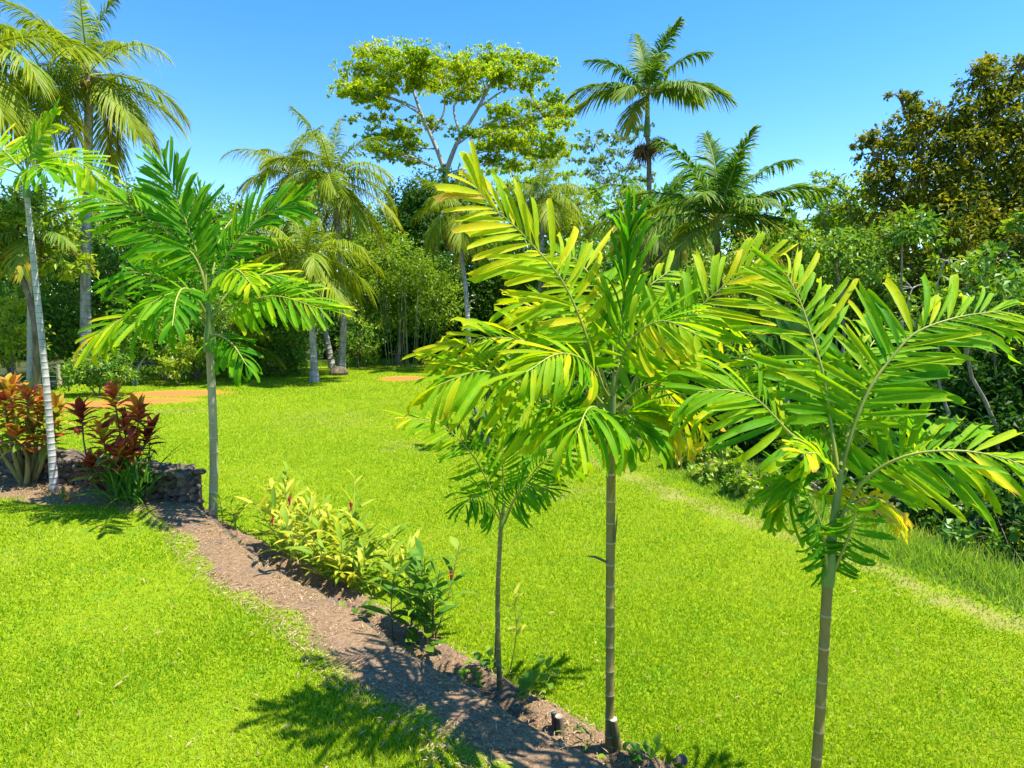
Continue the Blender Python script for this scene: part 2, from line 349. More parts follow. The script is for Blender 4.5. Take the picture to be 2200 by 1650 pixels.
TRACK = np.array([G(x, y)[:2] for x, y in [(1180, 965), (1260, 985), (1350, 1015), (1450, 1065), (1580, 1108), (1700, 1150), (1880, 1215), (2080, 1310), (2200, 1345), (2400, 1420)]])

def axis(lo, hi, step, far, g=1.35):
    a = list(np.arange(lo, hi + 1e-6, step)); s = step
    while a[-1] < far: s *= g; a.append(a[-1] + s)
    s = step
    while a[0] > -far: s *= g; a.insert(0, a[0] - s)
    return np.array(a)
xs = axis(-16, 13, 0.16, 900); ys = axis(1, 40, 0.18, 900)
X, Y = np.meshgrid(xs, ys); xy = np.stack([X.ravel(), Y.ravel()], 1)
inl = inside(xy, LAWN_POLY); dl = dist_poly(xy, LAWN)
far_ = (np.abs(xy[:, 0]) > 60) | (np.abs(xy[:, 1]) > 60)
floor = np.clip(0.5 + np.where(inl & ~far_, -dl, dl) / 1.2, 0, 1); floor[far_] = 1
dry = np.clip(0.70 - dist_poly(xy, TRACK) / 0.9, 0, 1)
for px_, py_, r_p in ((860, 960, .5), (700, 900, 1.2), (1200, 1050, .6)):
    c_ = G(px_, py_); dry = np.maximum(dry, np.clip(.42 - .3 * (np.hypot(xy[:, 0] - c_[0], (xy[:, 1] - c_[1])) / r_p - 1), 0, .42))
def ell(c, rx, ry): return np.clip(1.0 - 0.5 * np.sqrt(((xy[:, 0] - c[0]) / rx) ** 2 + ((xy[:, 1] - c[1]) / ry) ** 2), 0, 1)
dirt = np.maximum.reduce([ell(G(380, 846), 1.9, 1.0), ell(G(865, 814), 1.05, 1.0), 0.93 * ell(G(215, 868), 2.1, 0.8), 0.8 * ell(G(330, 862), 1.8, 0.8)])
dry = np.maximum(dry, 0.62 * ell(G(390, 885), 1.6, 0.7))
def lawn_z(p): return 0.03 * np.sin(p[:, 0] * .5 + 1) * np.sin(p[:, 1] * .37) * np.exp(-(p[:, 1] / 60) ** 2)
Z = lawn_z(xy)
ii = (np.arange(len(ys) - 1)[:, None] * len(xs) + np.arange(len(xs) - 1)[None]).ravel()
quad = np.stack([ii, ii + 1, ii + len(xs) + 1, ii + len(xs)], 1)
mb = MB(); mb.add(np.column_stack([xy, Z]), quad)
gr = link('ground', mb.mesh('ground', M['ground'], attrs=dict(floor=floor, dry=dry, dirt=dirt, soil=0 * floor))); gr['kind'] = 'structure'

# upper terrace: from the wall edge back past the house side
E = resample(EDGE_ALL, 0.12); back = unit(np.array([-0.72, -0.69]))
rows = np.concatenate([np.arange(0, 2.0, 0.1), np.arange(2.0, 6, .3), [7, 9, 12, 16, 22]])
V = E[:, None] + rows[None, :, None] * back
leftness = np.clip((G(330, 1100, ZU)[0] - E[:, 0]) / 1.5, 0, 1)            # bed of the ti plants is wider
wob = 0.07 * np.sin(np.arange(len(E)) * .31) + 0.05 * np.sin(np.arange(len(E)) * .83 + 1) + 0.03 * np.sin(np.arange(len(E)) * 1.9)
dE = rows[None] * abs(np.dot(back, unit(np.array([0.66, 0.75])))) * np.ones((len(E), 1))
soil = np.clip(0.5 + ((0.46 + wob + leftness * 0.45)[:, None] - dE) / 0.35, 0, 1)
Zt = np.full(V.shape[:2], ZU) + 0.012 * np.sin(V[..., 0] * 2.1) * np.cos(V[..., 1] * 1.7)
crown_ = np.exp(-((dE - 0.25) / 0.25) ** 2) * (1 - leftness[:, None]) * 0.04; Zt = Zt + crown_
Zt += RNG.normal(0, .008, Zt.shape) * soil
nr_ = len(rows); ii = (np.arange(len(E) - 1)[:, None] * nr_ + np.arange(nr_ - 1)[None]).ravel()
vt = np.concatenate([V, Zt[..., None]], -1).reshape(-1, 3)
q = np.stack([ii, ii + 1, ii + nr_ + 1, ii + nr_], 1)[:, ::-1]
mb = MB(); mb.add(vt, q)
# its face down to the bed
lip = np.column_stack([E, Zt[:, 0]]); nE = len(E)
low = np.column_stack([E - back * 0.05, np.full(nE, -0.05)])
mb.add(np.vstack([lip, low]), np.stack([np.arange(nE - 1), np.arange(1, nE), nE + np.arange(1, nE), nE + np.arange(nE - 1)], 1))
z0 = np.zeros(len(vt) + 2 * nE)
ter = link('upper_lawn', mb.mesh('upper_lawn', M['ground'], attrs=dict(floor=z0, dry=z0, dirt=z0, soil=np.concatenate([soil.ravel(), np.ones(2 * nE)])))); ter['kind'] = 'structure'

# planting bed between the wall and the lower lawn, rising to a low kerb of earth
B1 = resample(np.vstack([EDGE[:], tail]), 0.15); K1 = catmull(KERB, len(B1)); prof = np.linspace(0, 1, 9)
hz = np.array([.06, .06, .05, .06, .08, .12, .15, .10, -.03])
V = B1[:, None] * (1 - prof)[None, :, None] + K1[:, None] * prof[None, :, None] + (K1 - B1)[:, None] * 0.12 * (prof ** 3)[None, :, None]
Zb = hz[None] + RNG.normal(0, .014, V.shape[:2]); Zb[:, -1] = -0.03
nb = len(prof); ii = (np.arange(len(B1) - 1)[:, None] * nb + np.arange(nb - 1)[None]).ravel()
mb = MB(); vb = np.concatenate([V, Zb[..., None]], -1).reshape(-1, 3)
mb.add(vb, np.stack([ii, ii + nb, ii + nb + 1, ii + 1], 1)[:, ::-1])
sb = np.tile(np.array([1, 1, 1, 1, 1, 1, .95, .8, .45]), len(B1)); z0 = np.zeros(len(vb))
bed = link('planting_bed', mb.mesh('planting_bed', M['ground'], attrs=dict(floor=z0, dry=z0, dirt=z0, soil=sb))); bed['kind'] = 'structure'
BED_Z = 0.06

# ------------------------------------------------------------------ grass blades (uncountable)
def blades(name, xyz, h, w, t, mat, lean=0.5):
    n = len(xyz); a = RNG.uniform(0, 2 * np.pi, n); s = np.stack([np.cos(a), np.sin(a), 0 * a], 1)
    b = RNG.uniform(0, 2 * np.pi, n); ln = lean * h * RNG.random(n)
    tip = xyz + np.stack([np.cos(b) * ln, np.sin(b) * ln, h], 1)
    w = np.asarray(w)[:, None]
    v = np.stack([xyz - s * w / 2, xyz + s * w / 2, tip], 1).reshape(-1, 3)
    mb = MB(); mb.add(v, np.arange(3 * n).reshape(-1, 3), np.repeat(np.clip(t, 0, 1), 3))
    return stuff(link(name, mb.mesh(name, mat, smooth=False)))
def polar(n, r0, r1, half):
    r = r0 * (r1 / r0) ** RNG.random(n); a = RNG.uniform(-half, half, n)
    return np.stack([r * np.sin(a), r * np.cos(a)], 1), r
ter_poly = np.vstack([E, E[::-1] + back * 20])
xy2, r2 = polar(520000, 2.6, 26, math.radians(50))
inter = inside(xy2, ter_poly)
near_e = dist_poly(xy2, E[::4])
def low_noise(p, s): return np.sin(p[:, 0] * s + 1.3 * np.sin(p[:, 1] * s * .7)) * np.sin(p[:, 1] * s * 1.1 + 1.7 * np.sin(p[:, 0] * s * .6))
lw = np.interp(xy2[:, 0], E[:, 0], 0.46 + wob + leftness * 0.45)
kill = (near_e < lw + 0.06 * low_noise(xy2, 9) + .05 * RNG.normal(size=len(xy2))) & (RNG.random(len(xy2)) > .06 + .22 * (low_noise(xy2, 3.1) > .55))
g = inter & ~kill
h = RNG.uniform(.018, .042, g.sum()) * (1 + .02 * r2[g]); w = .0055 + .0011 * r2[g]
o = blades('lawn_grass', np.column_stack([xy2[g], np.full(g.sum(), ZU)]), h, w, .46 + .13 * low_noise(xy2[g], 1.3) + .12 * low_noise(xy2[g] + 5, 3.7) + RNG.normal(0, .24, g.sum()), M['grass'], 1.1)
tag(o, 'short bright green grass blades of the upper lawn in the foreground', 'grass')
xy2, r2 = polar(760000, 3.0, 34, math.radians(48))
bed_poly = np.vstack([EDGE, tail, KERB[::-1]])
ok = inside(xy2, LAWN_POLY) & ~inside(xy2, ter_poly) & ~inside(xy2, bed_poly)
dt = dist_poly(xy2, TRACK); ok &= RNG.random(len(xy2)) > np.clip(.72 - dt / .8 + .6 * low_noise(xy2, 2.3), 0, .85) * (dt < .8)
for c_, rx, ry in ((G(380, 846), 1.9, 1.0), (G(865, 814), 1.05, 1.0), (G(215, 868), 2.1, .8), (G(330, 862), 1.8, .8)):
    ok &= (((xy2[:, 0] - c_[0]) / rx) ** 2 + ((xy2[:, 1] - c_[1]) / ry) ** 2 > RNG.uniform(.7, 1.6, len(xy2)))
g = ok
h = RNG.uniform(.018, .04, g.sum()) * (1 + .02 * r2[g]); w = .0055 + .0011 * r2[g]
o = blades('lawn_grass', np.column_stack([xy2[g], lawn_z(xy2[g]) - .004]), h, w, .42 + .13 * low_noise(xy2[g], .7) + .12 * low_noise(xy2[g] + 3, 2.9) + RNG.normal(0, .24, g.sum()), M['grass'], 1.1)
tag(o, 'short bright green grass blades of the lower lawn beyond the bed', 'grass')
# straw and leaf litter on the soil
s_ = RNG.integers(0, len(E), 26000); off = RNG.random(26000) * .62
p_ = E[s_] + back * (off + .04)[:, None] + RNG.normal(0, .05, (26000, 2))
ok = (np.hypot(p_[:, 0], p_[:, 1]) < 14) & inside(p_, ter_poly)
i_ = RNG.integers(0, len(vb), 16000); pb = vb[i_] + np.column_stack([RNG.normal(0, .08, (16000, 2)), np.full(16000, .01)])
pb = pb[inside(pb[:, :2], bed_poly)]
pos = np.vstack([np.column_stack([p_[ok], np.full(ok.sum(), ZU + .03)]), pb]); n = len(pos)
d = np.column_stack([RNG.normal(size=(n, 2)), RNG.normal(0, .25, n)]); mb = MB()
leaves(mb, pos, d, np.array([0, 0, 1.]) + rnd_dir(n) * .35, RNG.uniform(.02, .075, n), RNG.uniform(.003, .009, n), RNG.normal(.55, .25, n))
tag(stuff(link('leaf_litter', mb.mesh('leaf_litter', M['straw']))), 'dry straw and leaf litter strewn on the brown earth strip', 'litter')

n = 1500; s_ = RNG.integers(0, len(E), n); pc = E[s_] + back * RNG.uniform(.03, .6, n)[:, None]; pc = pc[(np.hypot(pc[:, 0], pc[:, 1]) < 11) & inside(pc, ter_poly)]
octv = np.array([[1, 0, 0], [-1, 0, 0], [0, 1, 0], [0, -1, 0], [0, 0, 1], [0, 0, -1.]]); octf = np.array([[0, 2, 4], [2, 1, 4], [1, 3, 4], [3, 0, 4], [2, 0, 5], [1, 2, 5], [3, 1, 5], [0, 3, 5]])
mb = MB()
for p in pc:
    r = random.uniform(.006, .022); mb.add(np.array([p[0], p[1], ZU + .03]) + octv * np.array([r, r * random.uniform(.6, 1), r * .6]) * RNG.uniform(.7, 1.3, (6, 3)), octf, random.uniform(0, .5))
tag(stuff(link('soil_clods', mb.mesh('soil_clods', M['straw'], smooth=False))), 'small clods and crumbs of brown earth on the strip', 'soil')
n = 420; pf, rf = polar(n, 3, 30, math.radians(46)); ok = inside(pf, LAWN_POLY); zf = np.where(inside(pf, ter_poly), ZU + .035, lawn_z(pf) + .035); mb = MB()
leaves(mb, np.column_stack([pf, zf])[ok], np.column_stack([RNG.normal(size=(n, 2)), RNG.normal(0, .3, n)])[ok], np.array([0, 0, 1.]) + rnd_dir(n)[ok] * .5, RNG.uniform(.03, .07, n)[ok] * (1 + rf[ok] * .04), RNG.uniform(.008, .02, n)[ok], RNG.normal(.25, .25, n)[ok])
tag(stuff(link('fallen_leaves', mb.mesh('fallen_leaves', M['straw']))), 'scattered dry fallen leaves lying on the lawns', 'leaves')
# ------------------------------------------------------------------ stones
def stone_mesh(seed, sub=2):
    r = np.random.default_rng(seed); import bmesh
    bm = bmesh.new(); bmesh.ops.create_icosphere(bm, subdivisions=sub, radius=1.0)
    ax = rnd_dir(9, r); k = r.uniform(.42, .85, 9)
    for v in bm.verts:
        p = np.array(v.co)
        for a, kk in zip(ax, k):
            dd = p @ a
            if dd > kk: p = p - a * (dd - kk) * .97
        p += r.normal(0, .025, 3); v.co = p
    me = bpy.data.meshes.new('stone'); bm.to_mesh(me); bm.free(); me.materials.append(M['lava'])
    return me
STONES = [stone_mesh(i) for i in range(8)]
def put_stone(name, parent, p, r, base, k=None):
    o = link(name, random.choice(STONES), parent)
    o.location = Vector(np.asarray(p) - np.asarray(base)); o.scale = Vector(r); o.rotation_euler = (random.uniform(-.4, .4), random.uniform(-.4, .4), random.uniform(0, 6.3))
    return o
# low dry-stone wall at the left, ending in a squared pier
cw = np.array([corner[0], corner[1], ZU]); dw = unit(np.append(wl - corner, 0)); nw = np.array([dw[1], -dw[0], 0]);  nw = nw if nw[1] < 0 else -nw
wall = thing('lava_rock_wall', 'low dark lava rock garden wall behind the ti plants', 'wall', cw)
mb = MB(); Lw = 5.6; th = .36; hh = .42
core = []
for s in np.linspace(0.05, Lw, 40):
    for (a, z) in ((-.5, -.45), (-.5, hh - .05), (.5, hh - .05), (.5, -.45)): core.append(cw + dw * s - nw * th * (a + .5) * .8 - nw * .05 + np.array([0, 0, z]))
fc = [[i * 4 + j, i * 4 + (j + 1) % 4, i * 4 + 4 + (j + 1) % 4, i * 4 + 4 + j] for i in range(39) for j in range(4)] + [[0, 3, 2, 1]]
mb.add(core, fc); link('core', mb.mesh('core', M['lava'], cw), wall)
s = 0.03
for row in range(4):
    s = random.uniform(0, .06)
    while s < Lw:
        w_ = random.choice((.07, .1, .14, .2)) * random.uniform(.85, 1.15); z = .04 + row * .115 + random.uniform(-.02, .02)
        put_stone('stone', wall, cw + dw * (s + w_ / 2) + np.array([0, 0, z]) - nw * .02, (w_ * .68, random.uniform(.09, .12), random.uniform(.062, .085)), cw); s += w_ * .95
for s in np.arange(.05, Lw, .17):                       # coping
    for k in range(2): put_stone('stone', wall, cw + dw * (s + random.uniform(-.03, .03)) - nw * (.08 + .2 * k) + np.array([0, 0, hh - .02 + random.uniform(0, .03)]), (.12, .12, .06), cw)
for z in np.arange(-.3, hh, .12):                       # end face
    for k in np.arange(.02, th, .12): put_stone('stone', wall, cw - nw * k + np.array([0, 0, z + random.uniform(-.02, .02)]) + dw * .05, (.09, .09, .075), cw)
# retaining wall that carries the upper lawn
rb = np.array([*EDGE[4], 0.0]); rw = thing('retaining_wall', 'lava rock retaining wall edging the brown earth strip', 'wall', rb)
R1 = resample(EDGE_ALL[4:-1], .17)
for p in R1:
    for z in (0.02, .16, .30): put_stone('stone', rw, [p[0] - back[0] * .03 + random.uniform(-.02, .02), p[1] - back[1] * .03 + random.uniform(-.02, .02), z + random.uniform(-.015, .03)], (random.uniform(.09, .13), random.uniform(.08, .11), random.uniform(.07, .095)), rb)
# loose rocks
for i, (px, py, z, r, lab) in enumerate([(395, 1098, ZU, .06, 'small pale lava stone at the foot of the wall end'), (1460, 1635, .1, .07, 'grey stone in the bed at the bottom edge of the picture'),
        (640, 1345, ZU, .03, 'pebble on the brown earth strip'), (110, 835, 0, .45, 'flat grey rock lying on the grass beside the thin left palm'), (140, 822, 0, .55, 'larger grey rock by the fence'), (150, 805, 0, .7, 'rock heap boulder behind the low green shrub')]):
    o = link('stone', STONES[i % 8]); o.location = G(px, py, z); o.location.z += r * .12; o.scale = (r, r * .8, r * .45); o.rotation_euler = (0, 0, i)
    o.name = 'garden_stone'; tag(o, lab, 'stone')
# ------------------------------------------------------------------ single leaves shared by the nearby plants
def leaf_mesh(name, kind, droop, mat, seed=0, seg=6, fold=0.4, twist=0.0, asp=0.15):
    """one leaf of length 1 along +X, width 1 across Y, drooping towards -Z"""
    r = np.random.default_rng(seed); q = np.linspace(0, 1, seg + 1)
    if kind == 'praemorse': w = np.interp(q, [0, .12, .45, .85, 1], [.10, .55, 1.0, .92, .70])
    elif kind == 'lance': w = np.interp(q, [0, .1, .4, .7, .9, 1], [.06, .5, 1.0, .8, .35, .01])
    elif kind == 'strap': w = np.interp(q, [0, .2, .7, 1], [.6, 1.0, .8, .03])
    elif kind == 'round': w = np.interp(q, [0, .08, .3, .6, .85, 1], [.2, .75, 1.0, .9, .5, .03])
    ang = droop * q ** 1.3; step = 1.0 / seg
    x = np.concatenate([[0], np.cumsum(np.cos(ang[:-1] * 1) * step)]); z = np.concatenate([[0], -np.cumsum(np.sin(ang[:-1]) * step)])
    bend = r.normal(0, .25)
    v = []; t = []
    for i in range(seg + 1):
        tw = twist * q[i]; yy = w[i] * .5; c, s_ = math.cos(tw), math.sin(tw)
        yb = bend * q[i] ** 2
        fz = fold * w[i] * .5 * asp; v += [(x[i], yb - yy * c, z[i] + fz - yy * s_ * asp), (x[i], yb, z[i]), (x[i], yb + yy * c, z[i] + fz + yy * s_ * asp)]
        t += [.5 + .06 * q[i] + .03, .52 + .05 * q[i], .5 + .06 * q[i] - .03]
    if kind == 'praemorse':
        for j, dx in enumerate((r.uniform(-.08, .06), r.uniform(-.12, -.02), r.uniform(-.1, .07))):
            a = v[seg * 3 + j]; v[seg * 3 + j] = (a[0] + dx, a[1], a[2])
        t[-3:] = [t[-3] + r.uniform(0, .2), t[-2] + r.uniform(0, .12), t[-1] + r.uniform(0, .25)]
    f = []
    for i in range(seg):
        a = i * 3; f += [(a, a + 3, a + 4, a + 1), (a + 1, a + 4, a + 5, a + 2)]
    mb = MB(); mb.add(v, f, t); return mb.mesh(name, mat)
LEAFLET = {k: [leaf_mesh('leaflet', 'praemorse', dr, M['leaflet'], 10 * j + s, twist=random.uniform(-.5, .5), asp=.14) for s in range(4)] for j, (k, dr) in enumerate((('flat', .25), ('mid', .75), ('hang', 1.3)))}
GINGER = [leaf_mesh('leaf', 'lance', dr, M['ginger'], s, asp=.22) for s, dr in enumerate((.2, .45, .8, 1.2))]
TI = [leaf_mesh('leaf', 'lance', dr, M['ti'], s, asp=.3) for s, dr in enumerate((.3, .8, 1.3, 1.7))]
STRAP = [leaf_mesh('leaf', 'strap', dr, M['ginger'], s, seg=8, fold=.5, asp=.05) for s, dr in enumerate((.5, 1.0, 1.6))]
ROUND = [leaf_mesh('leaf', 'round', dr, M['ginger'], s, asp=.6) for s, dr in enumerate((.3, .7, 1.0))]
def put_leaf(name, me, parent, p, d, up, L, W, t, base):
    d = unit(d); y = unit(np.cross(up, d)); z = np.cross(d, y)
    o = link(name, me, parent)
    m = Matrix(((d[0] * L, y[0] * W, z[0] * L, p[0] - base[0]), (d[1] * L, y[1] * W, z[1] * L, p[1] - base[1]), (d[2] * L, y[2] * W, z[2] * L, p[2] - base[2]), (0, 0, 0, 1)))
    o.matrix_basis = m; o.color = (float(np.clip(t, 0, 1)), 0, 0, 1)
    return o
UP = np.array([0, 0, 1.0])
def mesh_arrays(me):
    v = np.empty(len(me.vertices) * 3, np.float32); me.vertices.foreach_get('co', v)
    t = np.empty(len(me.vertices), np.float32); me.attributes['t'].data.foreach_get('value', t)
    return v.reshape(-1, 3).astype(float), np.array([list(p.vertices) for p in me.polygons]), t
ARR = {}
EXTRA = {}                                        # per palm: leaflets past the first 300
def put_leaflet(root, me, parent, p, d, up, L, W, t, base):
    e = EXTRA.setdefault(root.name, [0, MB()]); e[0] += 1
    if e[0] <= 300: return put_leaf('leaflet', me, parent, p, d, up, L, W, t, base)
    if me.name not in ARR: ARR[me.name] = mesh_arrays(me)
    v, f, tv = ARR[me.name]; d = unit(d); y = unit(np.cross(up, d)); z = np.cross(d, y)
    e[1].add(p + v[:, :1] * d * L + v[:, 1:2] * y * W + v[:, 2:] * z * L, f, np.clip(t + tv - .5, 0, 1))
def finish(root, base):
    e = EXTRA.get(root.name)
    if e and e[1].n: stuff(link('leaflets', e[1].mesh('leaflets', M['leaflet_joined'], base), root))
def px_path(pts, Y0, Y1):
    k = len(pts); return np.array([D(x, y, Y0 + (Y1 - Y0) * i / (k - 1)) for i, (x, y) in enumerate(pts)])
def near_frond(root, base, path, npair, L, W, t, up=(0, -.6, .8), s0=.22, droop=.35, alpha=(70, 28), yellow=0.0, r=.011, hang=0):
    npair = int(npair * 1.6); P = catmull(path, 24); mb = MB()
    tube(mb, P, np.linspace(r, r * .25, 24), 6, np.linspace(0, .6, 24))
    fr = link('frond', mb.mesh('frond', M['rachis'], base), root)
    T = unit(np.gradient(P, axis=0)); up = np.asarray(up, float)
    for i in range(npair):
        s = s0 + (1 - s0) * (i + .5) / npair; k = s * 23; k0 = int(k); k1 = min(k0 + 1, 23)
        p = P[k0] + (P[k1] - P[k0]) * (k - k0); tn = unit(T[k0]); u = unit(up - tn * np.dot(up, tn)); sd = np.cross(tn, u)
        prof = np.interp(s, [s0, s0 + .15, .6, .85, 1], [.62, .92, 1.0, .80, .62])
        al = math.radians(np.interp(s, [s0, 1], alpha))
        for sg in (-1, 1):
            if random.random() < .04: continue
            a2 = al + random.gauss(0, .15)
            d = tn * math.cos(a2) + sg * sd * math.sin(a2) + u * random.uniform(.02, .28) - UP * droop * random.uniform(.6, 1.4)
            d = unit(d); nrm = np.cross(d, tn) * (1 if np.dot(np.cross(d, tn), u) > 0 else -1)
            tt = t + random.gauss(0, .09) + yellow * .7 * max(0, s - .25) + (.12 if random.random() < .12 else 0)
            dz = d[2]; kind = 'hang' if (hang or (dz < -.25 and random.random() < .4)) else ('mid' if random.random() < .55 else 'flat')
            put_leaflet(root, random.choice(LEAFLET[kind]), fr, p, d, unit(nrm + .18 * rnd_dir(1)[0]), L * prof * random.uniform(.72, 1.14), W * random.uniform(.6, 1.15) * (1 - .3 * s), tt, base)
    return fr
def ringed_trunk(root, base, path, r0, r1, mat, ring=.12, ringt=1.0, name='trunk', swell=.08, flare=1.25, bottom=-.12):
    L = np.linalg.norm(np.diff(path, axis=0), axis=1).sum(); n = max(6, int(L / ring)) ; P0 = catmull(path, n * 3 + 1); jit = np.cumsum(np.clip(1 + RNG.normal(0, .22, len(P0)), .4, 1.7)); jit = (jit - jit[0]) / (jit[-1] - jit[0]) * (len(P0) - 1); P0 = np.stack([np.interp(jit, np.arange(len(P0)), P0[:, a]) for a in range(3)], 1)
    P0 = P0.copy(); P0[0] += np.array([0, 0, bottom])
    k = np.arange(len(P0)); s = k / (len(P0) - 1); rad = r0 + (r1 - r0) * s
    rad = rad * (1 + (flare - 1) * np.exp(-s * 14)); isr = (k % 3 == 0); rad = rad * np.where(isr, 1 + swell, 1.0)
    # a thin pale scar at each ring
    Q, R, Tt = [], [], []
    for i in range(len(P0)):
        if isr[i] and 0 < i < len(P0) - 1:
            dd = unit(P0[i + 1] - P0[i - 1]) * .006
            Q += [P0[i] - dd * 1.2, P0[i] - dd * .6, P0[i] + dd * .6, P0[i] + dd * 1.2]; R += [rad[i] / (1 + swell * .8), rad[i], rad[i], rad[i] / (1 + swell * .8)]; Tt += [0, ringt * random.uniform(.4, 1), ringt * .8, 0]
        else: Q.append(P0[i]); R.append(rad[i]); Tt.append(0)
    mb = MB(); tube(mb, np.array(Q), np.array(R), 12, np.array(Tt)); return link(name, mb.mesh(name, mat, base), root)
def shaft(root, base, path, r0, r1, mat='shaft'):
    mb = MB(); P = catmull(path, 10); q = np.linspace(0, 1, 10)
    tube(mb, P, r0 * (1 + .25 * np.exp(-((q - .18) / .2) ** 2)) * (1 - q) + r1 * q, 12, .3 * q); return link('crownshaft', mb.mesh('crownshaft', M[mat], base), root)

NEAR = 'young broad-leaved palms along the bed'
# middle palm ---------------------------------------------------------------
b = G(1310, 1622, .08); Ym = b[1]; b[2] = BED_Z
r_ = thing('palm', 'young yellow-green palm nearest the picture centre, with ringed olive trunk', 'palm', b, NEAR)
top = D(1313, 965, Ym + .03)
ringed_trunk(r_, b, [b, D(1311, 1300, Ym), top], .030, .031, M['bark_near'], .15, .6)
hub = D(1320, 800, Ym + .04); shaft(r_, b, [top - UP * .02, D(1316, 880, Ym + .03), hub], .034, .014)
LL, WW = .50, .062
def nf(pts, dY, npair=16, t=.45, **kw):
    return near_frond(r_, b, px_path(pts, Ym + .03, Ym + .03 + dY), npair, kw.pop('L', LL), kw.pop('W', WW), t, **kw)
nf([(1301, 850), (1250, 695), (1206, 601), (1152, 535), (1104, 484), (1057, 444), (1022, 400)], -.25, 20, .62, up=(.35, -.8, .5), droop=.22, s0=.22, yellow=.3)
nf([(1305, 880), (1225, 790), (1140, 738), (1046, 725), (960, 748)], -.1, 17, .52, droop=.32, yellow=.3)
nf([(1300, 955), (1240, 910), (1177, 863), (1105, 819), (1032, 797), (940, 828)], -.45, 16, .5, droop=.5, yellow=.28)
nf([(1323, 900), (1377, 794), (1439, 725), (1501, 663), (1560, 612), (1632, 575)], -.1, 19, .5, up=(-.3, -.75, .6), droop=.25, yellow=.38)
nf([(1322, 840), (1335, 690), (1345, 590), (1352, 500)], .05, 10, .3, up=(0, -1, .1), droop=0, alpha=(20, 5), L=.5, W=.045, s0=.3)
nf([(1324, 880), (1385, 830), (1425, 835), (1462, 885)], -.35, 12, .55, droop=.55, yellow=.4)
nf([(1308, 930), (1285, 880), (1262, 880), (1240, 930)], -.75, 12, .4, droop=.6, yellow=.2, up=(0, -.3, .95))
nf([(1322, 800), (1300, 660), (1240, 560), (1160, 545)], .75, 13, .55, droop=.3, yellow=.2)
nf([(1326, 790), (1390, 680), (1470, 650), (1560, 690)], .9, 14, .45, droop=.35, yellow=.3)
for pts, dY, t in ([(1318, 850), (1350, 740), (1420, 690), (1500, 720)], -.5, .52), ([(1312, 860), (1260, 780), (1200, 760), (1130, 800)], -.55, .5), ([(1318, 900), (1350, 850), (1380, 860), (1400, 920)], .3, .35), ([(1310, 900), (1270, 850), (1210, 850), (1160, 900)], .4, .35), ([(1320, 830), (1330, 740), (1370, 640), (1440, 580)], .5, .5), ([(1310, 940), (1330, 900), (1350, 890), (1370, 930)], -.5, .4), ([(1312, 850), (1275, 760), (1215, 690), (1120, 650)], .2, .6):
    nf(pts, dY, 13, t, droop=.35, yellow=.25, L=.42)
finish(r_, b)
mb = MB(); tube(mb, [D(1307, 1209, Ym), D(1280, 1197, Ym - .05), D(1263, 1195, Ym - .06)], [.010, .009, .004], 6); link('leaf_base_stub', mb.mesh('leaf_base_stub', M['bark_brown'], b), r_)
mb = MB(); tube(mb, [D(1321, 1165, Ym - .02), D(1324, 1130, Ym - .03), D(1326, 1105, Ym - .03)], [.006, .006, .003], 6); link('leaf_base_stub', mb.mesh('leaf_base_stub', M['bark_brown'], b), r_)
# right palm ----------------------------------------------------------------
Yr = 3.05; x_ = D(1755, 1650, Yr)[0]; b = np.array([x_ - .03, Yr, BED_Z])
r_ = thing('palm', 'young broad-leaved palm at the right with yellowing fronds reaching the picture edge', 'palm', b, NEAR)
top = D(1778, 1250, Yr); ringed_trunk(r_, b, [b, D(1757, 1600, Yr), top], .026, .026, M['bark_near'], .17, .6)
hub = D(1806, 1010, Yr); shaft(r_, b, [top - UP * .02, D(1788, 1150, Yr), hub], .030, .014)
def nf(pts, dY, npair=16, t=.45, **kw):
    return near_frond(r_, b, px_path(pts, Yr, Yr + dY), npair, kw.pop('L', .42), kw.pop('W', .052), t, **kw)
nf([(1806, 1020), (1836, 911), (1873, 827), (1916, 769), (1967, 715), (2055, 682), (2150, 668)], .1, 20, .48, up=(-.4, -.75, .55), droop=.18, s0=.18, yellow=.15)
nf([(1800, 1030), (1764, 975), (1702, 935), (1662, 893), (1618, 853), (1560, 838), (1500, 842)], .05, 19, .46, droop=.2, s0=.15, yellow=.1)
nf([(1800, 1010), (1785, 910), (1770, 810), (1742, 715), (1716, 640), (1690, 590)], .35, 17, .5, up=(.2, -.95, .2), droop=.25, yellow=.25, s0=.2)
nf([(1800, 1120), (1860, 1030), (1945, 980), (2055, 968), (2160, 985), (2210, 1010)], -.3, 17, .46, droop=.3, yellow=.45, s0=.25)
nf([(1795, 1140), (1830, 1085), (1880, 1070), (1940, 1105)], .25, 11, .72, droop=.45, yellow=.4, L=.25)
nf([(1778, 1245), (1772, 1170), (1758, 1110), (1735, 1070)], -.12, 12, .22, droop=.7, L=.2, W=.03, s0=.1)
nf([(1798, 1060), (1775, 1000), (1755, 975), (1725, 975)], -.3, 10, .5, droop=.25, yellow=.4, L=.2, W=.04)
nf([(1785, 1240), (1808, 1190), (1828, 1140), (1840, 1090)], -.1, 11, .25, droop=.7, L=.2, W=.03, s0=.1)
nf([(1806, 1000), (1850, 900), (1900, 860), (1960, 900)], .7, 12, .35, droop=.35, yellow=.3)
for pts, dY, t in ([(1804, 1040), (1840, 970), (1890, 940), (1950, 960)], .4, .4), ([(1800, 1060), (1770, 1020), (1720, 1010), (1680, 1050)], .3, .35), ([(1806, 1000), (1830, 880), (1850, 780), (1900, 700)], .5, .45), ([(1802, 1010), (1760, 900), (1700, 820), (1620, 780)], .5, .45):
    nf(pts, dY, 13, t, droop=.35, yellow=.2)
finish(r_, b)
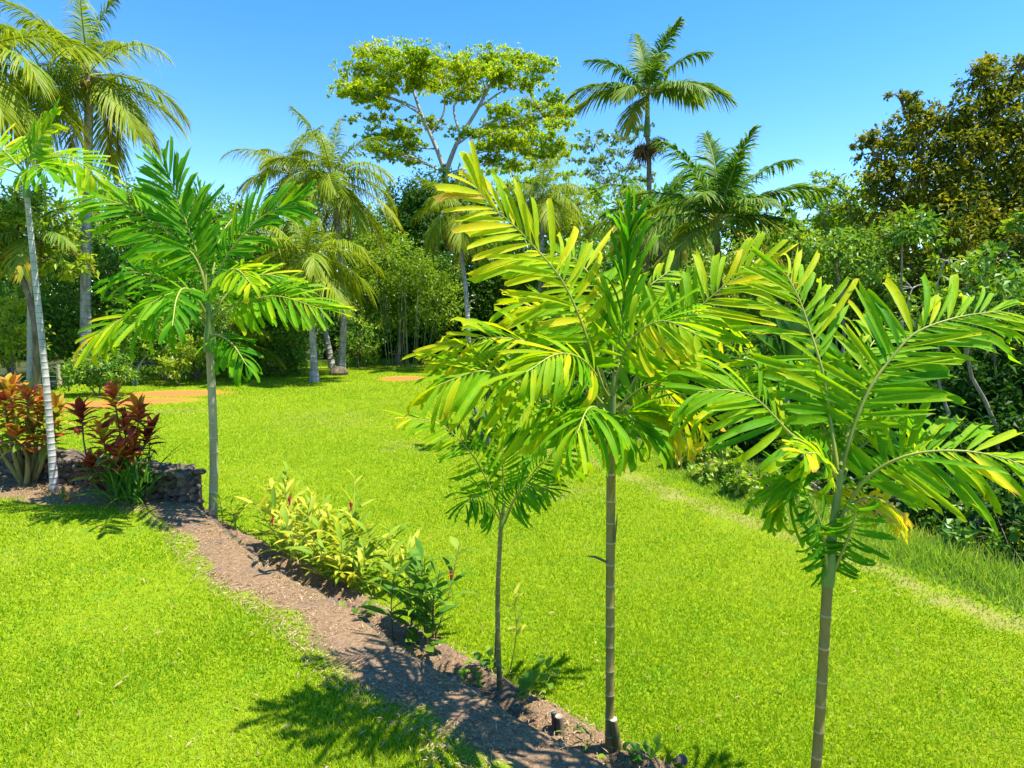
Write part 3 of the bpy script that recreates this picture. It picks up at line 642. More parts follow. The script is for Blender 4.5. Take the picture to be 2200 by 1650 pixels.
# left palm -----------------------------------------------------------------
b = G(457, 1130, .1); Yl = b[1]; b[2] = BED_Z
r_ = thing('palm', 'green broad-leaved palm with pale ringed trunk at the near end of the stone wall', 'palm', b, NEAR)
top = D(451, 752, Yl); ringed_trunk(r_, b, [b, D(459, 950, Yl), top], .058, .052, M['bark_mid'], .24, .6, swell=.05)
hub = D(449, 625, Yl); shaft(r_, b, [top - UP * .03, D(450, 690, Yl), hub], .075, .03)
def nf(pts, dY, npair=17, t=.33, **kw):
    return near_frond(r_, b, px_path(pts, Yl, Yl + dY), npair, kw.pop('L', .70), kw.pop('W', .08), t, r=.02, **kw)
nf([(447, 640), (423, 543), (395, 464), (372, 400), (355, 362)], -.2, 17, .32, up=(.3, -.9, .3), droop=.12, alpha=(50, 16))
nf([(445, 640), (423, 560), (369, 505), (286, 448), (205, 422)], -.3, 19, .36, droop=.25, yellow=.12)
nf([(444, 660), (398, 616), (328, 591), (274, 585), (245, 598)], .5, 15, .3, droop=.2)
nf([(444, 700), (400, 660), (350, 672), (270, 682), (205, 722)], -.7, 17, .35, droop=.3, yellow=.55)
nf([(452, 640), (475, 575), (509, 521), (566, 464), (640, 432)], -.2, 17, .32, up=(-.3, -.8, .5), droop=.12, alpha=(60, 20))
nf([(452, 700), (490, 662), (540, 645), (600, 637), (690, 664)], -.4, 17, .4, droop=.25, yellow=.25)
nf([(450, 720), (470, 720), (500, 740), (530, 785)], -.9, 10, .25, droop=.5, L=.5)
nf([(452, 640), (480, 590), (510, 580), (540, 610)], -1.1, 12, .5, droop=.3, yellow=.3, L=.5)
nf([(446, 640), (438, 540), (432, 460), (428, 400)], .05, 6, .3, alpha=(10, 3), droop=0, L=.35, W=.03, s0=.6)
nf([(446, 650), (400, 620), (380, 640), (370, 700)], -1.3, 10, .22, droop=.4, L=.5)
nf([(449, 640), (470, 520), (500, 470), (520, 465)], 1.2, 12, .3, droop=.2, L=.5)
for pts, dY, t in ([(450, 690), (420, 640), (370, 630), (310, 660)], -.6, .32), ([(452, 680), (500, 620), (560, 590), (620, 600)], .5, .4), ([(448, 650), (430, 580), (380, 540), (330, 530)], .6, .35):
    nf(pts, dY, 13, t, droop=.3, yellow=.2)
finish(r_, b)
# thin tall palm at the far left ---------------------------------------------
b = G(117, 1052, ZU); Yt = b[1]; b[2] = ZU
r_ = thing('palm', 'slender white-ringed palm trunk rising from the left lawn edge with a small bright crown', 'palm', b, NEAR)
top = D(58, 420, Yt); ringed_trunk(r_, b, [b, D(100, 830, Yt), D(76, 600, Yt), top], .052, .036, M['bark_pale'], .11, 1.0, swell=.06)
hub = D(55, 365, Yt); shaft(r_, b, [top - UP * .03, D(56, 392, Yt), hub], .05, .025, 'shaft')
def nf(pts, dY, npair=15, t=.5, **kw):
    return near_frond(r_, b, px_path(pts, Yt, Yt + dY), npair, kw.pop('L', .58), kw.pop('W', .08), t, r=.018, **kw)
nf([(55, 372), (68, 330), (88, 295), (112, 268)], -.2, 15, .55, up=(-.4, -.8, .3), droop=.1)
nf([(55, 375), (90, 345), (140, 338), (185, 360), (208, 392)], -.1, 15, .5, droop=.35, yellow=.3)
nf([(55, 375), (20, 335), (-10, 310), (-50, 300)], .2, 14, .55, droop=.25, yellow=.3)
nf([(54, 380), (20, 365), (-30, 355), (-80, 390)], -.4, 14, .5, droop=.35, yellow=.4)
nf([(56, 380), (70, 360), (85, 355), (100, 372)], -1.0, 11, .4, droop=.4)
nf([(56, 375), (40, 340), (30, 320), (10, 330)], .9, 11, .45, droop=.3)
finish(r_, b)
# small thin palm left of the middle one -------------------------------------
b = G(1074, 1488, .1); Ys = b[1]; b[2] = BED_Z
r_ = thing('palm', 'small thin sapling palm with feathery fronds standing between ginger plant and middle palm', 'palm', b, NEAR)
top = D(1076, 1130, Ys); ringed_trunk(r_, b, [b, D(1069, 1300, Ys), top], .022, .017, M['bark_near'], .14, .5)
hub = D(1083, 1080, Ys); shaft(r_, b, [top - UP * .02, D(1080, 1105, Ys), hub], .018, .012)
def nf(pts, dY, npair=17, t=.4, **kw):
    return near_frond(r_, b, px_path(pts, Ys, Ys + dY), npair, kw.pop('L', .28), kw.pop('W', .034), t, r=.009, **kw)
nf([(1080, 1120), (1050, 1040), (1005, 965), (945, 912), (872, 896)], -.2, 18, .46, droop=.3, yellow=.25)
nf([(1082, 1110), (1080, 1030), (1080, 950), (1086, 885)], .1, 17, .36, up=(.2, -.9, .3), droop=.12)
nf([(1084, 1110), (1115, 1055), (1160, 1000), (1215, 962)], .1, 17, .36, droop=.3)
nf([(1084, 1125), (1105, 1075), (1135, 1045), (1178, 1050)], -.35, 14, .34, droop=.45)
nf([(1080, 1125), (1050, 1080), (1020, 1065), (1000, 1085)], -.45, 12, .3, droop=.45)
finish(r_, b)
# stubs and sprouts in the bed ------------------------------------------------
def post_stub(pbase, ptop, r, lab, mat='bark_brown', name='cut_stump'):
    root = thing(name, lab, 'stump', pbase); mb = MB(); P = catmull([pbase - UP * .05, (pbase + ptop) / 2 + np.array([.004, 0, 0]), ptop], 7)
    tube(mb, P, r * np.array([1.15, 1.05, 1, 1.02, .98, 1, .97]), 10); link('trunk', mb.mesh('trunk', M[mat], pbase), root)
    d = unit(P[-1] - P[-2]); mb = MB(); tube(mb, [P[-1] - d * .004, P[-1] + d * .006], r * .92, 10); link('cut_face', mb.mesh('cut_face', M['cut'], pbase), root)
post_stub(G(1312, 1618, .08) + np.array([.05, -.03, 0]), D(1318, 1546, Ym - .03), .028, 'cut brown stub leaning on the foot of the middle palm', 'bark_near')
for px, py, py2, r, lab in ((1191, 1572, 1530, .022, 'left one of two short cut stumps behind the earth strip'), (1203, 1580, 1540, .03, 'right one of two short cut stumps behind the earth strip, reddish brown')):
    g_ = G(px, py, .08); post_stub(g_, D(px - 2, py2, g_[1]), r, lab)
g_ = G(1062, 1440, .1); post_stub(g_, D(1066, 1362, g_[1]), .012, 'thin dark cut stick beside the sapling palm', 'bark_brown', 'dead_stick')

# ------------------------------------------------------------------ ginger, ti and other bed plants
def leafy_stem(root, base, p0, p1, nleaf, L, W, t, meshes, mat, r=.008, s0=.25, out=.75, up_lean=.5, lname='leaf', sname='stem', bow=None):
    bow = rnd_dir(1)[0] * .06 * np.linalg.norm(p1 - p0) if bow is None else bow
    P = catmull([p0 - UP * .03, (p0 + p1) / 2 + bow, p1], 9); mb = MB(); tube(mb, P, np.linspace(r, r * .4, 9), 6)
    st = link(sname, mb.mesh(sname, M[mat], base), root); a0 = random.uniform(0, 6.28)
    ax = unit(P[-1] - P[0])
    for i in range(nleaf):
        s = s0 + (1 - s0) * (i + .6) / nleaf; k = s * 8; k0 = min(int(k), 7); p = P[k0] + (P[k0 + 1] - P[k0]) * (k - k0)
        a = a0 + (i % 2) * math.pi + random.gauss(0, .45); hz = np.array([math.cos(a), math.sin(a), 0])
        d = hz * out * random.uniform(.7, 1.2) + ax * up_lean * (.6 + .9 * s) + UP * .1; 
        put_leaf(lname, random.choice(meshes), st, p, d, unit(UP + .4 * rnd_dir(1)[0] - hz * .2), L * random.uniform(.7, 1.15) * (1.05 - .3 * s * s), W * random.uniform(.8, 1.15), t + random.gauss(0, .12), base)
    return st
def ginger(label, base, spots, hts, leaf_n, t, L=.27, W=.062, mat='rachis', grp=None, lean=.3, flowers=()):
    root = thing('ginger_plant', label, 'plant', base, grp)
    for k, ((x, y), h) in enumerate(zip(spots, hts)):
        p0 = np.array([x, y, BED_Z]); p1 = p0 + np.array([random.gauss(0, lean) * h, random.gauss(0, lean) * h, h])
        st = leafy_stem(root, base, p0, p1, leaf_n, L, W, t + random.gauss(0, .06), GINGER, mat)
    for p in flowers:
        mb = MB(); n = 26; q = rnd_dir(n) * np.array([.011, .011, .018]); leaves(mb, p + q, rnd_dir(n) * .4 + UP, rnd_dir(n), .028, .018, RNG.random(n))
        tube(mb, [p - UP * .06, p + UP * .02], [.008, .014], 6, .1); link('flower', mb.mesh('flower', M['flower'], p * 0 + base), root)
    return root
gb = G(690, 1275, .08); gb[2] = BED_Z
a_, c_ = G(575, 1195, .08), G(790, 1305, .08); dv = unit(c_ - a_); nv = np.array([-dv[1], dv[0], 0]); nv = nv if nv[1] > 0 else -nv
sp = [(a_ + (c_ - a_) * u + nv * random.uniform(-.02, .5))[:2] for u in np.linspace(-.04, .62, 27)]
ginger('large bright yellow-green ginger clump with red flowers beside the earth strip', gb, sp, [random.uniform(.4, 1.05) for _ in sp], 11, .82, L=.36, W=.062, lean=.36, flowers=[D(622, 1074, gb[1] + .25), D(754, 1086, gb[1] + .2), D(585, 1120, gb[1] + .3)])
sp = [(a_ + (c_ - a_) * u + nv * random.uniform(-.03, .45))[:2] for u in np.linspace(.55, .92, 20)]
ginger('lower yellow-green ginger clump between the flowering clump and the dark green ginger', G(770, 1300, .08) * np.array([1, 1, 0]) + UP * BED_Z, sp, [random.uniform(.25, .75) for _ in sp], 11, .74, L=.33, W=.065, lean=.42)
gb2 = G(895, 1378, .08); gb2[2] = BED_Z
sp = [(gb2[:2] + np.array([random.uniform(-.24, .2), random.uniform(-.12, .22)])) for _ in range(10)]
ginger('taller dark green ginger plant on bare reddish stems next to the sapling palm', gb2, sp, [random.uniform(.55, .95) for _ in sp], 10, .42, L=.32, W=.075, mat='stem_red', lean=.25, flowers=[D(969, 1235, gb2[1] - .02)])
gb3 = G(482, 1140, .08); gb3[2] = BED_Z
ginger('thin young ginger shoots right beside the pale palm trunk', gb3, [(gb3[:2] + np.array([x, y])) for x, y in ((-.02, 0), (.08, .05), (.16, .02), (.02, .1))], (.55, .5, .35, .25), 6, .68, W=.045)
gb4 = G(1095, 1440, .1); gb4[2] = BED_Z + .04
root = thing('ginger_plant', 'single withered ginger stalk with yellowing leaves right of the sapling palm', 'plant', gb4)
leafy_stem(root, gb4, gb4, D(1103, 1275, gb4[1]), 9, .17, .04, .92, GINGER, 'rachis', r=.006, s0=.45)
for px, py, n, L, lab in ((1040, 1445, 9, .13, 'low dark green leafy weed left of the sapling palm base'), (1130, 1505, 14, .15, 'bright green broad-leaved weed behind the earth strip'), (1160, 1470, 6, .13, 'few round leaves sprouting at the far side of the bed'), (1275, 1600, 8, .10, 'small grassy tuft left of the middle palm foot'), (1390, 1640, 8, .11, 'round-leaved creeper at the bottom edge of the bed'), (1225, 1575, 7, .10, 'spiky green sprout beside the two cut stumps'), (760, 1330, 10, .14, 'green weed at the foot of the large ginger clump'), (1010, 1470, 7, .1, 'tiny green weed against the wall edge'), (905, 1395, 12, .16, 'leafy green sprout at the foot of the taller ginger plant'), (1335, 1635, 6, .09, 'small seedling right of the middle palm foot')):
    g_ = G(px, py, .1); g_[2] = BED_Z + .03; root = thing('weed', lab, 'plant', g_)
    for k in range(n):
        a = random.uniform(0, 6.28); e = random.uniform(.2, 1.2); d = np.array([math.cos(a) * math.cos(e), math.sin(a) * math.cos(e), math.sin(e)])
        p0 = g_ + np.array([random.gauss(0, .03), random.gauss(0, .03), 0]); p1 = p0 + d * L * random.uniform(.4, 1.0) + UP * .03
        mb = MB(); tube(mb, [p0 - UP * .03, (p0 + p1) / 2 + UP * .01, p1], [.003, .0025, .0015], 5); st = link('stem', mb.mesh('stem', M['rachis'], g_), root)
        put_leaf('leaf', random.choice(STRAP if 'spiky' in lab or 'grassy' in lab else ROUND), st, p1, d + np.array([0, 0, -.2]), UP + .3 * rnd_dir(1)[0], L * random.uniform(.6, 1), L * (.12 if 'spiky' in lab or 'grassy' in lab else .55), random.uniform(.3, .65), g_)
def ti_plant(label, base, heads, t, L, W, nleaf, trunk_r=None):
    root = thing('ti_plant', label, 'plant', base)
    if False:
        mb = MB(); tube(mb, catmull([base - UP * .1, base + UP * .25, base + UP * .5], 8), np.linspace(trunk_r, trunk_r * .75, 8), 10, .2); link('trunk', mb.mesh('trunk', M['bark_near'], base), root)
    for (px, py, dy) in heads:
        p1 = D(px, py, base[1] + dy); p0 = base + np.array([random.gauss(0, .05), random.gauss(0, .05), 0]); ln = np.linalg.norm(p1 - p0)
        P = catmull([p0 - UP * .05, (p0 + p1) / 2 + np.array([random.gauss(0, .05), random.gauss(0, .05), 0]), p1], 8); mb = MB(); tube(mb, P, np.linspace(.05, .012, 8) if trunk_r else np.linspace(.018, .009, 8), 7)
        st = link('stem', mb.mesh('stem', M['bark_near' if trunk_r else 'stem_red'], base), root); tt = t + random.gauss(0, .1)
        for k in range(nleaf):
            s = 1 - .42 * (k / nleaf) ** 1.2 * min(1, .8 / ln); q = s * 7; k0 = min(int(q), 6); p = P[k0] + (P[k0 + 1] - P[k0]) * (q - k0)
            a = k * 2.4 + random.gauss(0, .2); e = np.interp(k / nleaf, [0, .4, 1], [1.3, .6, -.15]) + random.gauss(0, .15)
            d = np.array([math.cos(a) * math.cos(e), math.sin(a) * math.cos(e), math.sin(e)])
            put_leaf('leaf', random.choice(TI[:3]), st, p, d, unit(UP + .25 * rnd_dir(1)[0] - d * .3), L * random.uniform(.75, 1.1), W * random.uniform(.8, 1.2), tt + .12 * (k / nleaf) + random.gauss(0, .15), base)
tb = G(60, 1040, ZU); tb[2] = ZU
ti_plant('pale orange and yellow ti plant on a thick trunk left of the slender palm', tb, [(10, 870, .1), (60, 850, -.1), (95, 870, .2), (30, 930, -.3), (110, 930, -.1), (-20, 920, 0), (70, 915, .3), (20, 835, .3), (125, 880, .1)], .66, .36, .11, 30, .10)
tb = G(255, 1075, ZU); tb[2] = ZU
ti_plant('dark red ti plant with bare lower stems in front of the stone wall', tb, [(175, 885, 0), (245, 850, .1), (300, 880, -.1), (325, 930, .1), (220, 930, -.3), (270, 915, .2), (195, 1000, -.2), (285, 960, -.2), (255, 975, -.35)], .42, .33, .10, 28)
tb2 = G(300, 1090, ZU); tb2[2] = ZU; root = thing('strap_leaf_plant', 'dark green plant with long arching strap leaves at the wall corner', 'plant', tb2)
for k in range(120):
    a = random.uniform(0, 6.28); e = random.uniform(.75, 1.4); d = np.array([math.cos(a) * math.cos(e), math.sin(a) * math.cos(e), math.sin(e)])
    p = tb2 + np.array([random.gauss(-.12, .16), random.gauss(0, .08), -.02 + random.random() * .45]); p[2] = max(p[2], ZU - .02)
    put_leaf('leaf', random.choice(STRAP), root, p, d, unit(UP - d * .4 + .1 * rnd_dir(1)[0]), random.uniform(.45, .85), random.uniform(.02, .034), random.uniform(.15, .45), tb2)
g_ = G(140, 1078, ZU); root = thing('seedling', 'small ti seedling with one green and one orange leaf on the left lawn', 'plant', g_)
put_leaf('leaf', GINGER[0], root, g_, (-.15, 0, 1), (0, -1, .2), .2, .07, .1, g_); put_leaf('leaf', TI[1], root, g_, (.5, -.1, .9), (0, -1, .4), .17, .09, .62, g_); put_leaf('leaf', TI[2], root, g_, (.7, .2, .4), (0, -.4, 1), .15, .07, .6, g_)
# ------------------------------------------------------------------ coconut and other feather palms further off
def frond_mesh(e0, bend, npair, leafL, leafW, droop, mat, t0, seed, dead=False, alpha=(72, 22), s0=.16, vshape=.25, rr=.011):
    """feather frond of length 1, growing along +X from the crown, bending down"""
    r = np.random.default_rng(seed); K = 16; s = np.linspace(0, 1, K); ang = math.radians(e0) - math.radians(bend) * s ** 1.25
    ds = 1 / (K - 1); side = r.normal(0, .12)
    P = np.zeros((K, 3)); P[1:, 0] = np.cumsum(np.cos(ang[:-1]) * ds); P[1:, 2] = np.cumsum(np.sin(ang[:-1]) * ds); P[:, 1] = side * s ** 2 * .5
    T = unit(np.gradient(P, axis=0)); mb = MB(); tube(mb, P, np.linspace(rr, rr * .2, K), 4, .8 if dead else .3, 1 if not dead else 0, cap=False)
    q = np.array([0, .35, .7, 1]); wq = np.array([.7, 1, .75, .05]); V = []; TT = []
    tb = t0 + r.normal(0, .06)
    for i in range(npair):
        u = s0 + (1 - s0) * (i + .5) / npair; k = u * (K - 1); k0 = min(int(k), K - 2); p = P[k0] + (P[k0 + 1] - P[k0]) * (k - k0); tn = T[k0]
        up = unit(np.cross(np.array([0, -1, 0]), tn)) ; up = up if up[2] > -.2 else -up; sd = np.cross(tn, up)
        prof = np.interp(u, [s0, .3, .6, .9, 1], [.55, .95, 1, .6, .35])
        for sg in (-1, 1):
            if r.random() < (.25 if dead else .03): continue
            al = math.radians(np.interp(u, [s0, 1], alpha)) + r.normal(0, .07)
            d = unit(tn * math.cos(al) + sg * sd * math.sin(al) + up * vshape * r.uniform(.4, 1.3)); l = leafL * prof * r.uniform(.85, 1.1)
            dr = droop * r.uniform(.6, 1.4); c = p + d * (l * q)[:, None] - np.array([0, 0, 1]) * (dr * l * q ** 2)[:, None]
            wv = unit(tn - d * np.dot(tn, d)) * leafW * .5
            for a in range(4): V += [c[a] - wv * wq[a], c[a] + wv * wq[a]]
            t = tb + r.normal(0, .1) + .10 * u; TT += list(np.repeat(t + np.array([-.04, 0, .05, .14]), 2))
    n = len(V) // 8; b = np.arange(n)[:, None] * 8
    f = np.concatenate([np.concatenate([b + j, b + j + 1, b + j + 3, b + j + 2], 1) for j in (0, 2, 4)])
    mb.add(V, f, np.clip(TT, 0, 1)); return mb.mesh('frond', [M[mat], M['rachis']])
def frond_set(mat, t0, npair, leafL, leafW, droop, classes, seed, **kw):
    return {e: [frond_mesh(e, bd, npair, leafL, leafW, droop, mat, t0 + dt, seed + 7 * i + j, **kw) for j in range(2)] for i, (e, bd, dt) in enumerate(classes)}
COCO = frond_set('coco', .36, 64, .31, .0145, .8, ((80, 40, -.05), (62, 70, 0), (42, 85, .02), (22, 85, .05), (0, 70, .1), (-25, 45, .16)), 100)
KING = frond_set('king', .5, 60, .33, .024, .62, ((80, 35, 0), (62, 55, 0), (42, 60, .03), (22, 62, .05), (0, 60, .12), (-25, 45, .22)), 200, alpha=(65, 25))
DEADF = [frond_mesh(-50, 35, 34, .26, .02, .5, 'dead', .5, 300 + j, dead=True) for j in range(3)]
def put_fronds(root, base, hub, spec, sets, L, dead=0):
    for az, e, k in spec:
        cl = min(sets, key=lambda c: abs(c - e)); o = link('frond', random.choice(sets[cl]), root)
        o.location = Vector(hub - base + UP * random.uniform(-.05, .1) * L * .2); o.rotation_euler = (random.gauss(0, .12), -math.radians(e - cl) , math.radians(az)); s = L * k; o.scale = (s, s, s)
    for i in range(dead):
        o = link('dead_frond', random.choice(DEADF), root); o.location = Vector(hub - base - UP * .1 * L * .2); o.rotation_euler = (random.gauss(0, .1), random.uniform(0, .3), random.uniform(0, 6.28)); s = L * random.uniform(.6, .85); o.scale = (s, s, s)
def auto_spec(n, emax=85, emin=-30, a0=0.0):
    out = []
    for i in range(n):
        out.append((a0 + i * 137.5 + random.gauss(0, 10), emax + (emin - emax) * (i / (n - 1)) ** .85 + random.gauss(0, 5), random.uniform(.88, 1.08)))
    return out
def far_palm(label, base, trunk_px, Y, hub_px, L, r0, spec, sets=None, dead=2, nuts=0, mat='bark_coco', group='coconut palms behind the lawn', name='coconut_palm', ring=.28, shaft_len=0.0, skirt=None):
    root = thing(name, label, 'palm tree', base, group); hub = D(*hub_px, Y)
    path = [base] + [D(x, y, Y) for x, y in trunk_px] + [hub - UP * (shaft_len + .05)]
    if trunk_px or True: ringed_trunk(root, base, np.array(path), r0, r0 * .68, M[mat], ring, .7, swell=.05, flare=1.55, bottom=-.3)
    if shaft_len: shaft(root, base, [hub - UP * (shaft_len + .1), hub - UP * shaft_len * .5, hub], r0 * .9, r0 * .5)
    put_fronds(root, base, hub, spec, sets or COCO, L, dead)
    for i in range(nuts):
        me = NUT; o = link('coconut', me, root); a = i * 2.4; o.location = Vector(hub - base + np.array([math.cos(a) * .28, math.sin(a) * .28, -.25 - .12 * (i % 3)])); o.scale = (.13, .13, .16)
    if skirt:
        for sx, sy, w_, h_ in skirt:
            p = D(sx, sy, Y - .1); mb = MB(); n = 160; st = p + RNG.normal(size=(n, 3)) * np.array([w_ * .3, w_ * .3, .08]); d = RNG.normal(size=(n, 3)) * .35 + np.array([0, 0, -1.0])
            leaves(mb, st, d, rnd_dir(n), RNG.uniform(.6, 1.1, n) * h_, .025, RNG.normal(.4, .2, n)); o = stuff(link('dry_flower_stalks', mb.mesh('dry_flower_stalks', M['dead'], base), root))
    return root
mb = MB(); import bmesh
bm_ = bmesh.new(); bmesh.ops.create_icosphere(bm_, subdivisions=2, radius=1); NUT = bpy.data.meshes.new('coconut'); bm_.to_mesh(NUT); bm_.free(); NUT.materials.append(M['nut']); [setattr(p, 'use_smooth', True) for p in NUT.polygons]
def gb_(px, py, Y): p = D(px, py, Y); p[2] = 0.0; return p
far_palm('tall coconut palm at the left with a grey ringed trunk and drooping crown', gb_(182, 790, 27), [(184, 600), (188, 400)], 27, (192, 160), 4.1, .22, auto_spec(21, 85, -42, 20), dead=3, nuts=7)
far_palm('coconut palm at the upper left corner, only its hanging fronds in view', gb_(-150, 800, 22), [(-140, 500)], 22, (-75, 130), 4.0, .26, auto_spec(20, 80, -40, 50), dead=1)
far_palm('coconut palm behind with swollen brown root base and high golden crown', gb_(732, 788, 31), [(738, 690), (732, 560), (722, 450)], 31, (714, 385), 3.7, .18, auto_spec(21, 85, -38, 80), dead=4, nuts=8)
far_palm('coconut palm standing on the lawn, pale trunk with a dark foot', G(676, 820), [(672, 730), (664, 640)], G(676, 820)[1], (655, 560), 3.35, .165, auto_spec(21, 82, -35, 10), dead=5, nuts=5)
far_palm('leaning coconut palm whose grey trunk slants behind the lawn palm', gb_(714, 781, 34), [(694, 690), (660, 560)], 34, (622, 372), 3.3, .15, auto_spec(16, 75, -20, 33), dead=1)
far_palm('thin coconut palm with drooping dark crown before the bamboo', gb_(1008, 770, 33), [(1002, 640), (990, 540)], 33, (984, 452), 2.9, .15, auto_spec(17, 80, -55, 66), dead=5)
far_palm('coconut palm with feathery crown just above the middle palm', gb_(1160, 790, 35), [(1163, 600)], 35, (1166, 425), 2.9, .17, auto_spec(18, 85, -40, 12), dead=2)
far_palm('short coconut palm low in the shrubs left of the lawn palm', gb_(505, 795, 29), [(507, 780)], 29, (512, 745), 2.6, .2, auto_spec(13, 80, 10, 140), dead=1)
far_palm('low young coconut palm with arching fronds beside the wood at the left', gb_(600, 785, 33), [(600, 775)], 33, (600, 760), 2.4, .2, auto_spec(12, 80, 15, 60), dead=0)
KG = 'feather palms behind the right wood edge'
far_palm('tallest palm against the sky with a slim trunk and dry flower skirts', gb_(1393, 700, 29), [(1394, 500), (1394, 330)], 29, (1392, 205), 3.5, .155,
         [(95, 82, 1), (300, 74, .9), (4, 56, 1.0), (176, 52, .95), (188, 20, 1.1), (352, 20, 1.1), (235, 8, .95), (305, 12, .95), (225, -25, .85), (120, 40, .9), (60, 45, .9), (150, 25, 1), (30, 28, 1.0), (262, 40, .8)], KING, 0, 0, 'bark_brown', KG, 'feather_palm', .3, 1.7, ((1382, 312, .5, 1.0), (1410, 300, .45, .8)))
far_palm('full green feather palm with one orange frond at the right', gb_(1545, 800, 17), [(1544, 650), (1543, 560)], 17, (1541, 478), 2.75, .115,
         [(80, 82, 1.05), (190, 70, 1.05), (10, 60, 1.05), (350, 40, 1.1), (172, 42, .9), (2, 15, 1.0), (340, 5, .95), (195, 15, .9), (210, -15, .95), (320, -20, .9), (260, 65, .85), (285, 30, .8), (235, 35, .85), (120, 40, .9), (50, 45, 1), (100, 20, .9), (300, 75, .9)], KING, 0, 0, 'bark_brown', KG, 'feather_palm', .25, .5)
far_palm('green feather palm half hidden left of the full one', gb_(1420, 800, 22), [(1420, 650)], 22, (1418, 470), 2.6, .12, auto_spec(13, 80, -10, 25), KING, 1, 0, 'bark_brown', KG, 'feather_palm', .25, .4)
far_palm('small feather palm among the shrubs at the far left wood', gb_(60, 800, 24), [(64, 640)], 24, (66, 500), 2.3, .1, auto_spec(13, 75, -30, 90), KING, 3, 0, 'bark_grey', KG, 'feather_palm', .25, .3)
# root boss and dark foot
p = gb_(726, 786, 30.6); o = link('palm_root_boss', STONES[2]); o.location = p + np.array([0, 0, .12]); o.scale = (.5, .4, .42)
o.data = STONES[2].copy(); o.data.materials.clear(); o.data.materials.append(M['bark_brown']); tag(o, 'brown swollen root boss at the foot of the golden-crowned coconut palm', 'root')

# ------------------------------------------------------------------ trees of the wood
def px_blob(mb, px, py, rx, ry, Y, leaf, t0, dens=1.0, m=0, depth=.8, **kw):
    k = mpp(Y); c = D(px, py, Y); rad = np.array([rx * k, max(rx, ry) * k * depth, ry * k])
    n = int(dens * 3.1 * rx * ry * k * k / (leaf * leaf * .095)); n = min(max(n, 60), 16000)
    return c, blob(mb, c, rad, n, leaf, t0, m, **kw)
def tree(label, base_px, Y, blobs, leaf, mat, t0=.5, trunk=.12, bark='bark_brown', name='broadleaf_tree', cat='tree', group=None, dens=1.0, limbs=5, stems=1, depth=.8, **kw):
    base = gb_(base_px, 790, Y); root = thing(name, label, cat, base, group)
    mb = MB(); tk = MB(); cs = []
    for (px, py, rx, ry, *o) in blobs:
        dY = o[0] if o else 0.0; c, cp = px_blob(mb, px, py, rx, ry, Y + dY, leaf, t0 + (o[1] if len(o) > 1 else 0), dens, depth=depth, **kw); cs.append((c, cp))
    for s in range(stems):
        b0 = base + np.array([random.uniform(-.3, .3), random.uniform(-.2, .2), 0]) * (stems > 1)
        fork = None
        for i, (c, cp) in enumerate(cs):
            if stems > 1 and i % stems != s: continue
            if fork is None:
                fork = b0 * .35 + c * .65 + np.array([random.gauss(0, .15), random.gauss(0, .15), 0]); fork[2] = max(.4, c[2] * .68)
                mid = (b0 + fork) / 2 + np.array([random.gauss(0, .06), random.gauss(0, .06), 0]) * fork[2]
                tube(tk, catmull([b0 - UP * .3, mid, fork], 9), np.linspace(trunk * 1.15, trunk * .6, 9), 8)
            tube(tk, catmull([fork - UP * .1, (fork + c) / 2 + rnd_dir(1)[0] * .2, c], 7), np.linspace(trunk * .55, trunk * .22, 7), 6, cap=False)
            sel = cp[RNG.permutation(len(cp))[:limbs]]; fan_limbs(tk, c, sel, trunk * .25, .012, 0)
    link('trunk', tk.mesh('trunk', M[bark], base), root)
    stuff(link('crown', mb.mesh('crown', M[mat], base, smooth=False), root))
    return root
WL, WM, WR = 'trees and shrubs of the left wood', 'trees and shrubs of the middle wood', 'trees and shrubs of the right wood'
# left wood
tree('yellow-green large-leaved tree at the left edge behind the slender palm', 70, 24, [(40, 450, 90, 45), (110, 470, 70, 40), (20, 540, 90, 60), (110, 560, 70, 50), (-60, 480, 90, 90)], .3, 'leaf_lime', .55, .14, group=WL, aspect=.35, dens=.8)
tree('rounded green tree rising behind the left broad-leaved palm', 330, 36, [(310, 430, 80, 45), (380, 450, 80, 55), (250, 470, 60, 45), (330, 520, 120, 70), (440, 500, 80, 60)], .26, 'leaf', .5, .2, group=WL)
tree('dark green tree between the tall coconut palm and the lawn palm', 260, 30, [(250, 580, 90, 80), (330, 620, 100, 90), (170, 640, 80, 90), (400, 640, 90, 80), (250, 700, 120, 70)], .24, 'leaf', .36, .17, group=WL)
tree('leafy green shrub mass below the left palm fronds', 420, 28, [(380, 710, 90, 60), (470, 700, 80, 70), (330, 750, 60, 45), (430, 760, 90, 35)], .2, 'leaf', .45, .07, name='shrub', cat='shrub', group=WL, stems=3)
tree('shady understory shrub behind the fence at the left edge', 30, 28, [(30, 650, 110, 80), (-60, 700, 90, 80), (100, 720, 80, 60)], .24, 'leaf', .4, .08, name='shrub', cat='shrub', group=WL, stems=2)
tree('pale orange-tipped shrub by the fence at the left edge', 20, 25, [(20, 690, 60, 45), (-20, 740, 60, 50), (50, 750, 45, 35)], .17, 'leaf_lime', .75, .05, name='shrub', cat='shrub', group=WL, stems=2)
tree('low dense dark green round shrub on the lawn at the left', 205, 23.2, [(205, 790, 55, 38), (170, 805, 35, 28), (245, 800, 38, 30)], .15, 'leaf', .45, .03, name='shrub', cat='shrub', group=WL, stems=3, dens=1.8)
tree('bright green bush with bare multi-stem base behind the red earth', 300, 26.5, [(290, 740, 50, 35), (330, 725, 45, 40), (260, 755, 40, 30)], .16, 'leaf', .55, .05, 'bark_grey', 'shrub', 'shrub', WL, stems=4)
tree('yellow-green croton bush behind the brown stump', 375, 26, [(385, 770, 38, 30), (350, 785, 28, 18), (410, 745, 25, 30)], .15, 'leaf_lime', .6, .03, name='shrub', cat='shrub', group=WL, stems=3)
